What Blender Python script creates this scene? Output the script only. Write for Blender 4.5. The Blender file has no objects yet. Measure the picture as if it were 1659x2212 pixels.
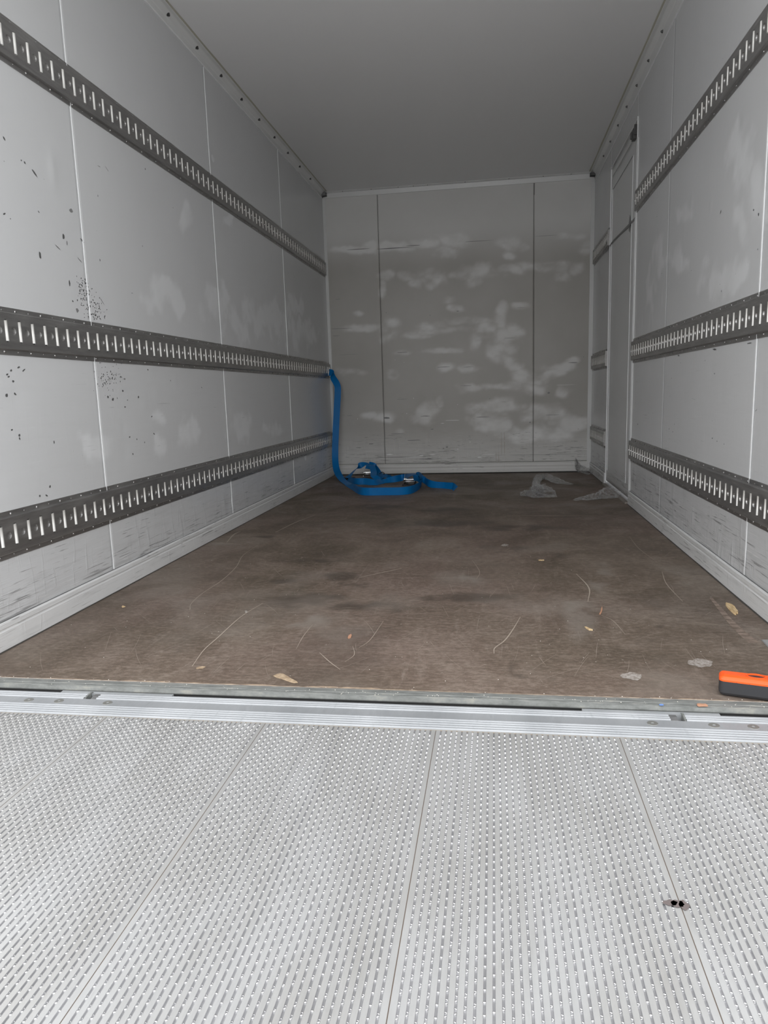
import bpy, bmesh, math, random
import numpy as np
from mathutils import Vector, Matrix, geometry
C = bpy.context.scene
COL = C.collection
random.seed(7)

# ------------------------------------------------------------------ camera
W, D, H = 2.47, 6.917, 2.652          # inside width, depth of the front bulkhead, height
FPX = 1544.11
CAMP = np.array([1.5735, 0.0, 0.7822])
EUL = (1.40714, 0.03074, 0.15008)
cam = bpy.data.objects.new('camera', bpy.data.cameras.new('camera'))
COL.objects.link(cam)
cam.location = CAMP
cam.rotation_euler = EUL
cam.data.sensor_fit = 'VERTICAL'
cam.data.sensor_height = 36.0
cam.data.lens = FPX / 2212 * 36.0
cam.data.clip_start = 0.02
C.camera = cam

# ------------------------------------------------------------------ light: an overcast sky, seen through the open rear end
C.view_settings.view_transform = 'Standard'
C.view_settings.look = 'None'
C.view_settings.gamma = 1
C.view_settings.use_curve_mapping = False
C.view_settings.exposure = 0.0
world = bpy.data.worlds.new('overcast_sky')
C.world = world
world.use_nodes = True
wn = world.node_tree
wn.nodes.clear()
w_out = wn.nodes.new('ShaderNodeOutputWorld')
w_bg = wn.nodes.new('ShaderNodeBackground')
w_tc = wn.nodes.new('ShaderNodeTexCoord')
w_sep = wn.nodes.new('ShaderNodeSeparateXYZ')
w_ramp = wn.nodes.new('ShaderNodeValToRGB')
wn.links.new(w_tc.outputs['Generated'], w_sep.inputs[0])
wn.links.new(w_sep.outputs['Z'], w_ramp.inputs['Fac'])
e = w_ramp.color_ramp.elements
e[0].position = 0.0; e[0].color = (0.56, 0.56, 0.56, 1)
e[1].position = 0.9; e[1].color = (0.70, 0.705, 0.72, 1)
e_ = w_ramp.color_ramp.elements.new(0.35); e_.color = (0.80, 0.805, 0.81, 1)
wn.links.new(w_ramp.outputs['Color'], w_bg.inputs['Color'])
SKY = 3.5
w_bg.inputs['Strength'].default_value = SKY
wn.links.new(w_bg.outputs[0], w_out.inputs[0])

# ------------------------------------------------------------------ pixel -> world helpers (used to measure, everything ends up at its real place)
def _rot(a, b, c):
    ca, sa = math.cos(a), math.sin(a); cb, sb = math.cos(b), math.sin(b); cc, sc = math.cos(c), math.sin(c)
    return (np.array([[cc, -sc, 0], [sc, cc, 0], [0, 0, 1]]) @ np.array([[cb, 0, sb], [0, 1, 0], [-sb, 0, cb]])
            @ np.array([[1, 0, 0], [0, ca, -sa], [0, sa, ca]]))
ROT = _rot(*EUL)
def _ray(u, v): return ROT @ np.array([(u - 829.5) / FPX, -(v - 1106) / FPX, -1.0])
def atx(u, v, x=0.0): d = _ray(u, v); return CAMP + d * (x - CAMP[0]) / d[0]
def aty(u, v, y=D): d = _ray(u, v); return CAMP + d * (y - CAMP[1]) / d[1]
def atz(u, v, z=0.0): d = _ray(u, v); return CAMP + d * (z - CAMP[2]) / d[2]

# ------------------------------------------------------------------ noise for worn surfaces
_rng = np.random.default_rng(5)
_LAT = _rng.random((256, 256))
def vnoise(x, y, seed=0):
    x = np.asarray(x, float) + seed * 17.31; y = np.asarray(y, float) + seed * 9.77
    xi = np.floor(x).astype(int); yi = np.floor(y).astype(int)
    fx = x - xi; fy = y - yi
    fx = fx * fx * (3 - 2 * fx); fy = fy * fy * (3 - 2 * fy)
    L = lambda a, b: _LAT[a % 256, b % 256]
    return (L(xi, yi) * (1 - fx) + L(xi + 1, yi) * fx) * (1 - fy) + (L(xi, yi + 1) * (1 - fx) + L(xi + 1, yi + 1) * fx) * fy
def fbm(x, y, o=4, seed=0):
    s = 0; a = 0.5; n = 0
    for i in range(o):
        s = s + a * vnoise(x * 2 ** i, y * 2 ** i, seed + i * 3); n += a; a *= 0.5
    return s / n
def sstep(a, b, x):
    t = np.clip((x - a) / (b - a), 0, 1); return t * t * (3 - 2 * t)

# ------------------------------------------------------------------ material helpers
def mat(name, col=(0.5, 0.5, 0.5), rough=0.5, metal=0.0, spec=0.5):
    m = bpy.data.materials.new(name); m.use_nodes = True
    b = m.node_tree.nodes['Principled BSDF']
    b.inputs['Base Color'].default_value = (*col, 1)
    b.inputs['Roughness'].default_value = rough
    b.inputs['Metallic'].default_value = metal
    b.inputs['Specular IOR Level'].default_value = spec
    return m
class NT:
    def __init__(s, m): s.m = m; s.t = m.node_tree; s.b = s.t.nodes['Principled BSDF']
    def n(s, typ, **kw):
        nd = s.t.nodes.new(typ)
        for k, v in kw.items(): setattr(nd, k, v)
        return nd
    def l(s, a, b): s.t.links.new(a, b)
    def coord(s, scale=(1, 1, 1), kind='Object', rot=(0, 0, 0)):
        tc = s.n('ShaderNodeTexCoord'); mp = s.n('ShaderNodeMapping')
        s.l(tc.outputs[kind], mp.inputs[0]); mp.inputs['Scale'].default_value = scale; mp.inputs['Rotation'].default_value = rot
        return mp.outputs[0]
    def noise(s, vec, scale=5, detail=4, rough=0.5, dist=0.0):
        nd = s.n('ShaderNodeTexNoise'); s.l(vec, nd.inputs['Vector'])
        nd.inputs['Scale'].default_value = scale; nd.inputs['Detail'].default_value = detail
        nd.inputs['Roughness'].default_value = rough; nd.inputs['Distortion'].default_value = dist
        return nd.outputs['Fac']
    def ramp(s, fac, stops):
        nd = s.n('ShaderNodeValToRGB'); s.l(fac, nd.inputs[0]); el = nd.color_ramp.elements
        while len(el) < len(stops): el.new(0.5)
        for e_, (p, c) in zip(el, stops): e_.position = p; e_.color = (*c, 1) if len(c) == 3 else c
        return nd.outputs[0]
    def mr(s, v, a, b, c=0.0, d=1.0):
        nd = s.n('ShaderNodeMapRange'); s.l(v, nd.inputs[0])
        for i, q in enumerate((a, b, c, d)): nd.inputs[1 + i].default_value = q
        return nd.outputs[0]
    def math(s, op, a, b=None):
        nd = s.n('ShaderNodeMath', operation=op)
        for i, q in enumerate((a, b)):
            if q is None: continue
            if isinstance(q, (int, float)): nd.inputs[i].default_value = q
            else: s.l(q, nd.inputs[i])
        return nd.outputs[0]
    def mix(s, f, a, b, mode='MIX'):
        nd = s.n('ShaderNodeMix', data_type='RGBA', blend_type=mode)
        if isinstance(f, (int, float)): nd.inputs[0].default_value = f
        else: s.l(f, nd.inputs[0])
        for i, q in ((6, a), (7, b)):
            if isinstance(q, tuple): nd.inputs[i].default_value = (*q, 1)
            else: s.l(q, nd.inputs[i])
        return nd.outputs[2]
    def attr(s, name): nd = s.n('ShaderNodeAttribute', attribute_name=name); return nd.outputs['Fac']
    def bump(s, h, strength=0.3, dist=0.002):
        nd = s.n('ShaderNodeBump'); nd.inputs['Strength'].default_value = strength; nd.inputs['Distance'].default_value = dist
        s.l(h, nd.inputs['Height']); s.l(nd.outputs[0], s.b.inputs['Normal'])

# white glass-fibre wall lining: clean/dirty attribute "clean", black scuffs where "wear" is high
def wall_mat(name, along, clean, dirty, rough=0.3):
    m = mat(name, clean, rough); t = NT(m)
    cl = t.attr('clean'); we = t.attr('wear')
    sc = (3, 3, 3)
    n1 = t.noise(t.coord((1, 1, 1)), 2.3, 5, 0.55)
    f = t.math('ADD', cl, t.mr(n1, 0.0, 1.0, -0.12, 0.12))
    base = t.mix(t.mr(f, 0.0, 1.0), dirty, clean)
    st = (9, 5, 130) if along == 'x' else (5, 5, 190)
    if along == 'y': st = (5, 4.5, 150)
    dash = t.noise(t.coord(st), 1.0, 3, 0.6, 0.4)
    patch = t.noise(t.coord((3.2, 3.2, 7)), 1.0, 3, 0.6)
    thr = t.math('ADD', t.math('MULTIPLY', we, 0.16), t.mr(patch, 0.35, 0.7, -0.09, 0.06))
    scuff = t.mr(t.math('ADD', dash, thr), 0.70, 0.76)
    scuff = t.math('MULTIPLY', scuff, t.mr(we, 0.02, 0.15))
    speck = t.mr(t.noise(t.coord((1, 1, 1)), 85, 2, 0.4), 0.775, 0.80)
    speck = t.math('MULTIPLY', speck, t.mr(patch, 0.45, 0.62))
    smear = t.mr(t.noise(t.coord((3, 3, 40)), 1.0, 5, 0.65), 0.5, 0.75)
    smear = t.math('MULTIPLY', smear, t.mr(we, 0.0, 1.0, 0.0, 0.45))
    base = t.mix(smear, base, (0.30, 0.30, 0.30))
    base = t.mix(t.math('MULTIPLY', scuff, 0.6), base, (0.12, 0.118, 0.115))
    lite = t.mr(t.noise(t.coord((4, 4, 140)), 1.3, 3, 0.6, 0.4), 0.62, 0.70)
    base = t.mix(t.math('MULTIPLY', t.math('MULTIPLY', lite, we), 0.6), base, (0.86, 0.86, 0.86))
    base = t.mix(t.math('MULTIPLY', speck, 0.6), base, (0.09, 0.085, 0.08))
    t.l(base, t.b.inputs['Base Color'])
    fine = t.noise(t.coord((1, 1, 1)), 30, 3)
    t.l(t.mr(t.noise(t.coord((1, 1, 1)), 2.0, 1), 0.0, 1.0, rough - 0.04, rough + 0.08), t.b.inputs['Roughness'])
    dv = t.mr(t.noise(t.coord((3, 16, 3.0) if along == 'y' else (16, 3, 3.0)), 1.4, 4, 0.6, 0.8), 0.55, 0.75)
    dv = t.math('MULTIPLY', dv, t.math('MULTIPLY', we, 3.0))
    t.bump(t.math('ADD', t.math('ADD', t.math('MULTIPLY', fine, 0.3), dv), t.math('MULTIPLY', dash, t.math('MULTIPLY', we, 2.0))), 0.38, 0.0020)
    return m
M_WALL = wall_mat('side_wall_lining', 'y', (0.71, 0.72, 0.73), (0.50, 0.505, 0.51), 0.22)
M_BACK = wall_mat('bulkhead_lining', 'x', (0.78, 0.78, 0.77), (0.40, 0.385, 0.355), 0.42)
M_KICK = wall_mat('kick_plate_paint', 'y', (0.78, 0.79, 0.79), (0.60, 0.60, 0.60), 0.33)
M_DOOR = wall_mat('side_door_paint', 'y', (0.74, 0.75, 0.75), (0.56, 0.56, 0.555), 0.3)

M_CEIL = mat('ceiling_lining', (0.50, 0.50, 0.50), 0.34); t = NT(M_CEIL)
t.l(t.mix(t.noise(t.coord((1, 0.35, 1)), 1.2, 3), (0.80, 0.80, 0.80), (0.84, 0.84, 0.845)), t.b.inputs['Base Color'])
t.bump(t.noise(t.coord(), 22, 2), 0.08, 0.001)
M_SEAL = mat('white_sealant', (0.86, 0.87, 0.88), 0.35)
M_TRIM = mat('coving_paint', (0.66, 0.665, 0.66), 0.3)
t = NT(M_TRIM); t.l(t.mix(t.noise(t.coord((2, 2, 2)), 3, 4), (0.66, 0.665, 0.66), (0.74, 0.745, 0.74)), t.b.inputs['Base Color'])
M_YSEAL = mat('yellowed_sealant', (0.47, 0.455, 0.38), 0.6)
M_BOLT = mat('dark_bolt_steel', (0.10, 0.10, 0.10), 0.4, 0.6)
M_BLACK = mat('black_gap', (0.012, 0.012, 0.012), 0.8)
M_SILLB = mat('worn_door_sill', (0.24, 0.215, 0.19), 0.6)
M_JGREY = mat('grey_joint_filler', (0.09, 0.09, 0.088), 0.7)
M_RUBBER = mat('dark_edge_sealant', (0.06, 0.056, 0.05), 0.65)

# galvanised rail steel
M_RAIL = mat('rail_steel', (0.2, 0.195, 0.19), 0.34, 0.85); t = NT(M_RAIL)
n_ = t.noise(t.coord((3, 6, 60)), 1.0, 5, 0.65)
t.l(t.ramp(n_, [(0.25, (0.29, 0.283, 0.275)), (0.6, (0.40, 0.392, 0.384)), (0.85, (0.56, 0.55, 0.54))]), t.b.inputs['Base Color'])
t.l(t.mr(t.noise(t.coord((4, 4, 30)), 1.0, 4), 0.3, 0.7, 0.28, 0.5), t.b.inputs['Roughness'])
t.bump(n_, 0.12, 0.001)
M_EDGE = mat('highlit_rail_edge', (0.55, 0.545, 0.54), 0.25, 0.85)  # slot walls in lighter metal: the bright edge highlight is put into the colour
M_DIMPLE = mat('dimple_rim', (0.34, 0.335, 0.33), 0.3, 0.85)
M_RIVET = mat('bright_rivet', (0.50, 0.495, 0.49), 0.25, 0.9)
M_ROD = mat('white_slot_backing', (0.86, 0.85, 0.82), 0.4); t = NT(M_ROD)
t.l(t.mix(t.noise(t.coord((8, 8, 30)), 1.5, 3), (0.74, 0.73, 0.70), (0.90, 0.89, 0.86)), t.b.inputs['Base Color'])

# film-faced plywood floor
M_FLOOR = mat('film_faced_plywood', (0.14, 0.11, 0.09), 0.55); t = NT(M_FLOOR)
n1 = t.noise(t.coord((1.1, 1.0, 1)), 2.2, 8, 0.68, 0.6)
n2 = t.noise(t.coord((9, 1.6, 1), rot=(0, 0, 0.5)), 1.6, 6, 0.7, 0.5)
n3 = t.noise(t.coord((1, 1, 1)), 1.1, 3, 0.5)
base = t.ramp(n1, [(0.30, (0.085, 0.064, 0.043)), (0.5, (0.170, 0.130, 0.098)), (0.68, (0.285, 0.235, 0.19))])
base = t.mix(t.mr(n3, 0.42, 0.62, 0, 0.55), base, t.ramp(n1, [(0.30, (0.150, 0.100, 0.082)), (0.7, (0.255, 0.180, 0.155))]))
base = t.mix(t.mr(n2, 0.58, 0.74, 0, 0.45), base, (0.38, 0.32, 0.27))
sc1 = t.noise(t.coord((70, 2.2, 1), rot=(0, 0, 0.9)), 1.0, 3, 0.6, 0.8)
sc2 = t.noise(t.coord((60, 2.0, 1), rot=(0, 0, -0.7)), 1.0, 3, 0.6, 0.8)
base = t.mix(t.mr(t.math('MAXIMUM', sc1, sc2), 0.70, 0.80, 0, 0.35), base, (0.36, 0.31, 0.26))
gr = t.noise(t.coord((1, 1.6, 1)), 42, 6, 0.75)
gr2 = t.noise(t.coord((5, 22, 1)), 1.6, 6, 0.75, 0.6)
base = t.mix(t.mr(gr, 0.46, 0.66, 0, 0.55), base, (0.105, 0.080, 0.062))
base = t.mix(t.mr(gr, 0.52, 0.34, 0, 0.30), base, (0.40, 0.335, 0.28))
base = t.mix(t.mr(gr2, 0.55, 0.70, 0, 0.55), base, (0.10, 0.078, 0.06))
base = t.mix(t.mr(gr2, 0.45, 0.32, 0, 0.35), base, (0.36, 0.30, 0.25))
base = t.mix(t.math('MULTIPLY', t.attr('dark'), 0.75), base, (0.065, 0.050, 0.040))
base = t.mix(t.math('MULTIPLY', t.attr('pale'), 0.75), base, (0.30, 0.265, 0.23))
sp = t.mr(t.noise(t.coord(), 60, 2, 0.5), 0.74, 0.77)
base = t.mix(t.math('MULTIPLY', sp, 0.5), base, (0.50, 0.46, 0.40))
wv = t.n('ShaderNodeTexVoronoi'); t.l(t.coord((1, 1, 1)), wv.inputs['Vector']); wv.inputs['Scale'].default_value = 260; wv.inputs['Randomness'].default_value = 0.15
base = t.mix(t.mr(wv.outputs['Distance'], 0.15, 0.55, 0, 0.30), base, (0.07, 0.055, 0.043))
t.l(base, t.b.inputs['Base Color'])
t.l(t.mr(n1, 0.3, 0.7, 0.62, 0.48), t.b.inputs['Roughness'])
t.b.inputs['Specular IOR Level'].default_value = 0.35
t.bump(t.math('ADD', wv.outputs['Distance'], n1), 0.25, 0.0012)
M_SCR = mat('bare_scratch', (0.40, 0.34, 0.28), 0.7)
M_SCR2 = mat('fine_scratch', (0.34, 0.285, 0.235), 0.7)
M_STAIN = mat('grey_stain', (0.36, 0.34, 0.31), 0.7); t = NT(M_STAIN); t.l(t.ramp(t.noise(t.coord(), 90, 4, 0.7), [(0.4, (0.24, 0.205, 0.175)), (0.62, (0.42, 0.39, 0.36))]), t.b.inputs['Base Color'])
M_RAWPLY = mat('raw_plywood_edge', (0.36, 0.27, 0.19), 0.8); t = NT(M_RAWPLY)
t.l(t.ramp(t.noise(t.coord((20, 60, 20)), 1.5, 4), [(0.35, (0.15, 0.11, 0.08)), (0.6, (0.42, 0.32, 0.23))]), t.b.inputs['Base Color'])

# aluminium of the tail lift
def alu(name, lo, hi, rough, metal):
    m = mat(name, hi, rough, metal); t = NT(m)
    n_ = t.noise(t.coord((4, 1.4, 4)), 1.6, 6, 0.6)
    n2 = t.noise(t.coord((60, 12, 40)), 1.0, 3, 0.6)
    b = t.ramp(n_, [(0.28, lo), (0.62, hi)])
    b = t.mix(t.mr(n2, 0.60, 0.75, 0, 0.25), b, tuple(q * 0.6 for q in lo))
    t.l(b, t.b.inputs['Base Color'])
    t.l(t.mr(n2, 0.3, 0.7, rough - 0.06, rough + 0.12), t.b.inputs['Roughness'])
    t.bump(n2, 0.15, 0.0005)
    return m
M_TREAD = alu('tread_aluminium', (0.385, 0.378, 0.362), (0.465, 0.468, 0.465), 0.42, 0.36)
M_GROOVE = alu('shaded_groove_aluminium', (0.33, 0.33, 0.335), (0.42, 0.42, 0.43), 0.45, 0.45)  # same aluminium, darker: the shade inside the grooves is put into the colour
M_KNOB = mat('bright_tread_knob', (0.96, 0.96, 0.96), 0.12, 1.0)
M_LIP = alu('lip_aluminium', (0.34, 0.355, 0.37), (0.44, 0.455, 0.47), 0.4, 0.4)
M_LIPRIB = mat('polished_lip_rib', (0.97, 0.97, 0.96), 0.25, 0.75)
M_GALV = mat('galvanised_sill', (0.30, 0.31, 0.30), 0.5, 0.35); t = NT(M_GALV)
n_ = t.noise(t.coord((9, 50, 9)), 1.6, 6, 0.7)
t.l(t.ramp(n_, [(0.3, (0.15, 0.158, 0.15)), (0.55, (0.27, 0.28, 0.268)), (0.8, (0.46, 0.44, 0.38))]), t.b.inputs['Base Color'])
t.bump(n_, 0.4, 0.002)
M_SCREW = mat('dull_screw_steel', (0.30, 0.30, 0.28), 0.45, 0.6)
M_HINGE = mat('hinge_steel', (0.20, 0.20, 0.20), 0.5, 0.5)

# strap webbing
M_WEB = mat('blue_webbing', (0.002, 0.10, 0.42), 0.42); t = NT(M_WEB)
wave = t.n('ShaderNodeTexWave'); wave.wave_type = 'BANDS'; t.l(t.coord((1, 1, 1)), wave.inputs['Vector']); wave.inputs['Scale'].default_value = 90; wave.inputs['Distortion'].default_value = 1.5
t.l(t.mix(wave.outputs['Fac'], (0.0, 0.105, 0.36), (0.0, 0.21, 0.54)), t.b.inputs['Base Color'])
t.b.inputs['Sheen Weight'].default_value = 0.0; t.b.inputs['Specular IOR Level'].default_value = 0.3
t.bump(wave.outputs['Fac'], 0.3, 0.0008)
M_CHROME = mat('zinc_plated_steel', (0.78, 0.79, 0.80), 0.18, 0.95)
M_DKSTEEL = mat('black_ratchet_steel', (0.025, 0.025, 0.03), 0.4, 0.3)
M_ORANGE = mat('orange_plastic', (0.95, 0.115, 0.015), 0.42); t = NT(M_ORANGE)
t.l(t.mix(t.mr(t.noise(t.coord((12, 12, 12)), 12, 3), 0.68, 0.74, 0, 0.7), (0.95, 0.115, 0.015), (0.25, 0.05, 0.02)), t.b.inputs['Base Color'])
M_BPLAST = mat('black_plastic', (0.035, 0.036, 0.04), 0.5)
M_WOOD = mat('splinter_wood', (0.62, 0.44, 0.22), 0.7); t = NT(M_WOOD)
t.l(t.ramp(t.noise(t.coord((160, 20, 20)), 1.0, 3), [(0.3, (0.42, 0.28, 0.13)), (0.7, (0.78, 0.60, 0.36))]), t.b.inputs['Base Color'])
M_TAN = mat('tan_ply_flake', (0.40, 0.29, 0.19), 0.8); t = NT(M_TAN)
t.l(t.ramp(t.noise(t.coord((60, 40, 20)), 1.0, 4), [(0.35, (0.28, 0.20, 0.13)), (0.65, (0.47, 0.36, 0.24))]), t.b.inputs['Base Color'])
M_PINKW = mat('reddish_wood', (0.50, 0.27, 0.17), 0.7)
M_CRUMB = mat('pale_crumb', (0.78, 0.75, 0.68), 0.7)
M_BLUEP = mat('blue_paper', (0.16, 0.28, 0.60), 0.7)
M_PLATE = mat('grey_floor_plate', (0.42, 0.43, 0.43), 0.4, 0.4)
M_MARK = mat('rubber_scuff_and_dark_line', (0.10, 0.10, 0.10), 0.6)
M_MARKG = mat('grey_scuff_mark', (0.22, 0.22, 0.22), 0.6)
M_WSCR = mat('white_scratch', (0.88, 0.88, 0.88), 0.3)
M_SEAMD = mat('brown_seam_dirt', (0.13, 0.10, 0.08), 0.8)
M_OIL = mat('oil_stain', (0.15, 0.125, 0.12), 0.35)
M_RUST = mat('brown_dirt_stain', (0.40, 0.35, 0.29), 0.7)

M_ASPH = mat('concrete_yard', (0.16, 0.16, 0.16), 0.85); t = NT(M_ASPH)
t.l(t.ramp(t.noise(t.coord(), 60, 4), [(0.3, (0.52, 0.52, 0.51)), (0.7, (0.66, 0.66, 0.65))]), t.b.inputs['Base Color'])

# clear plastic film
M_FILM = bpy.data.materials.new('clear_film'); M_FILM.use_nodes = True
t = NT(M_FILM)
tr = t.n('ShaderNodeBsdfTransparent'); tr.inputs[0].default_value = (0.975, 0.975, 0.975, 1)
t.b.inputs['Base Color'].default_value = (0.78, 0.78, 0.78, 1); t.b.inputs['Roughness'].default_value = 0.10; t.b.inputs['IOR'].default_value = 2.2
t.bump(t.noise(t.coord(), 38, 3, 0.6, 0.8), 1.0, 0.02)
t.b.inputs['Specular IOR Level'].default_value = 1.0
lw = t.n('ShaderNodeLayerWeight'); lw.inputs[0].default_value = 0.35
ms = t.n('ShaderNodeMixShader')
t.l(t.mr(lw.outputs['Facing'], 0.2, 0.95, 0.06, 0.62), ms.inputs[0]); t.l(tr.outputs[0], ms.inputs[1]); t.l(t.b.outputs[0], ms.inputs[2])
t.l(ms.outputs[0], t.t.nodes['Material Output'].inputs[0])

# ------------------------------------------------------------------ object helpers
def link(name, me, m=None, parent=None):
    o = bpy.data.objects.new(name, me); COL.objects.link(o)
    if me is not None and m is not None:
        for q in (m if isinstance(m, (list, tuple)) else [m]): me.materials.append(q)
    if parent is not None: o.parent = parent
    return o
def mk(name, vs, fs, m, parent=None, smooth=False, mi=None):
    me = bpy.data.meshes.new(name)
    me.from_pydata([tuple(map(float, v)) for v in vs], [], [tuple(int(i) for i in f) for f in fs])
    if mi is not None: me.polygons.foreach_set('material_index', mi)
    if smooth: me.polygons.foreach_set('use_smooth', [True] * len(me.polygons))
    me.update()
    return link(name, me, m, parent)
def tag(o, label=None, cat=None, group=None, kind=None):
    if label: o['label'] = label
    if cat: o['category'] = cat
    if group: o['group'] = group
    if kind: o['kind'] = kind
    return o
def empty(name, loc=(0, 0, 0), rz=0):
    o = bpy.data.objects.new(name, None); COL.objects.link(o); o.location = loc; o.rotation_euler = (0, 0, rz)
    o.empty_display_size = 0.05; return o
class MB:
    def __init__(s): s.v = []; s.f = []
    def add(s, vs, fs):
        n = len(s.v); s.v += [tuple(v) for v in vs]; s.f += [tuple(i + n for i in f) for f in fs]; return s
    def box(s, a, b):
        x0, y0, z0 = a; x1, y1, z1 = b
        return s.add([(x0, y0, z0), (x1, y0, z0), (x1, y1, z0), (x0, y1, z0), (x0, y0, z1), (x1, y0, z1), (x1, y1, z1), (x0, y1, z1)],
                     [(0, 3, 2, 1), (4, 5, 6, 7), (0, 1, 5, 4), (1, 2, 6, 5), (2, 3, 7, 6), (3, 0, 4, 7)])
    def cyl(s, p, q, r, n=12, r2=None, cap=True):
        p = Vector(p); q = Vector(q); r2 = r if r2 is None else r2
        d = (q - p).normalized(); a = d.orthogonal().normalized(); b = d.cross(a)
        vs = []; 
        for c, rr in ((p, r), (q, r2)):
            for i in range(n):
                t_ = 2 * math.pi * i / n; vs.append(c + (a * math.cos(t_) + b * math.sin(t_)) * rr)
        fs = [(i, (i + 1) % n, n + (i + 1) % n, n + i) for i in range(n)]
        if cap: fs += [tuple(range(n))[::-1], tuple(range(n, 2 * n))]
        return s.add(vs, fs)
    def prism(s, prof, axis, a, b, close=True):
        """closed 2D profile swept between a and b along an axis"""
        n = len(prof); vs = []
        for c in (a, b):
            for (p, q) in prof:
                vs.append({'x': (c, p, q), 'y': (p, c, q), 'z': (p, q, c)}[axis])
        fs = [(i, (i + 1) % n, n + (i + 1) % n, n + i) for i in range(n)]
        if close: fs += [tuple(range(n))[::-1], tuple(range(n, 2 * n))]
        return s.add(vs, fs)
    def tube(s, pts, r, n=8):
        pts = [Vector(p) for p in pts]; rings = []
        for i, p in enumerate(pts):
            d = (pts[min(i + 1, len(pts) - 1)] - pts[max(i - 1, 0)]).normalized()
            up = Vector((0, 0, 1)) if abs(d.z) < 0.95 else Vector((1, 0, 0))
            a = d.cross(up).normalized(); b = a.cross(d)
            rings.append([p + (a * math.cos(2 * math.pi * k / n) + b * math.sin(2 * math.pi * k / n)) * r for k in range(n)])
        vs = [v for rg in rings for v in rg]
        fs = [(i * n + k, i * n + (k + 1) % n, (i + 1) * n + (k + 1) % n, (i + 1) * n + k) for i in range(len(pts) - 1) for k in range(n)]
        fs += [tuple(range(n))[::-1], tuple(range((len(pts) - 1) * n, len(pts) * n))]
        return s.add(vs, fs)
    def build(s, name, m, parent=None, smooth=False): return mk(name, s.v, s.f, m, parent, smooth)

def heightgrid(name, org, eu, ev, en, u0, u1, v0, v1, step, disp, m, parent, thick=0.004, attrs=()):
    """a panel: grid of (u,v) over a plane, displaced along en by disp(u,v), with a skirt of the given thickness"""
    nu = max(2, int(round((u1 - u0) / step)) + 1); nv = max(2, int(round((v1 - v0) / step)) + 1)
    U, V = np.meshgrid(np.linspace(u0, u1, nu), np.linspace(v0, v1, nv), indexing='ij')
    h = disp(U, V) + thick
    org, eu, ev, en = map(np.array, (org, eu, ev, en))
    P = org + U[..., None] * eu + V[..., None] * ev + h[..., None] * en
    idx = np.arange(nu * nv).reshape(nu, nv)
    q = np.stack([idx[:-1, :-1], idx[1:, :-1], idx[1:, 1:], idx[:-1, 1:]], -1).reshape(-1, 4)
    flip = np.dot(np.cross(eu, ev), en) < 0
    if flip: q = q[:, ::-1]
    ring = list(idx[:, 0]) + list(idx[-1, 1:]) + list(idx[-2::-1, -1]) + list(idx[0, -2:0:-1])
    Pf = P.reshape(-1, 3); Rn = Pf[ring]
    base = Rn - (h.reshape(-1)[ring])[:, None] * en
    nb = len(Pf); k = len(ring)
    sk = [(ring[i], nb + i, nb + (i + 1) % k, ring[(i + 1) % k]) for i in range(k)]
    if flip: sk = [f[::-1] for f in sk]
    allv = np.vstack([Pf, base]); fs = [tuple(r) for r in q.tolist()] + [tuple(int(a) for a in f) for f in sk]
    me = bpy.data.meshes.new(name)
    me.from_pydata(allv.tolist(), [], fs)
    sm = [True] * len(q) + [False] * k
    me.polygons.foreach_set('use_smooth', sm)
    for an, fn in attrs:
        A = me.attributes.new(an, 'FLOAT', 'POINT')
        val = np.clip(np.broadcast_to(fn(U, V), U.shape).reshape(-1), 0, 1)
        A.data.foreach_set('value', np.concatenate([val, np.full(k, float(val.mean()))]))
    me.update()
    return link(name, me, m, parent)

# ------------------------------------------------------------------ the surroundings outside
g = MB(); g.box((-30, -40, -1.10), (32, 12, -1.05)); tag(g.build('ground', M_ASPH), kind='structure', label='pale concrete yard under the lorry')

# ------------------------------------------------------------------ floor
Y0 = 1.79                                        # front edge of the plywood
dark_px = [(735, 1245, 45, 9), (760, 1262, 40, 8), (640, 1300, 70, 14), (700, 1290, 50, 9), (830, 1320, 35, 7), (1190, 1200, 45, 10), (1085, 1185, 55, 9),
           (985, 1183, 9, 4), (972, 1221, 7, 3), (1008, 1242, 8, 4), (1105, 1440, 9, 20), (1130, 1460, 22, 6), (820, 1095, 50, 6), (950, 1100, 60, 5), (590, 1160, 55, 3),
           (690, 1212, 90, 4), (940, 1130, 120, 8), (1130, 1140, 90, 7), (770, 1310, 90, 10), (610, 1255, 40, 5), (1020, 1290, 120, 10), (1265, 1352, 7, 3), (1425, 1352, 12, 5)]
pale_px = [(560, 1090, 60, 6), (480, 1175, 40, 3), (620, 1105, 50, 5), (700, 1140, 18, 10), (860, 1222, 30, 6), (1250, 1330, 40, 40), (1300, 1250, 30, 30), (650, 1340, 60, 20), (1000, 1250, 60, 12)]
def px_blobs(lst, inv, soft=0.5):
    out = []
    for (u, v, a, b) in lst:
        c = inv(u, v); cu = inv(u + a, v); cv = inv(u, v - b)
        out.append((c, cu - c, cv - c))
    return out
FD = [(c[:2], a[:2], b[:2]) for c, a, b in px_blobs(dark_px, atz)]
FP = [(c[:2], a[:2], b[:2]) for c, a, b in px_blobs(pale_px, atz)]
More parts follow.
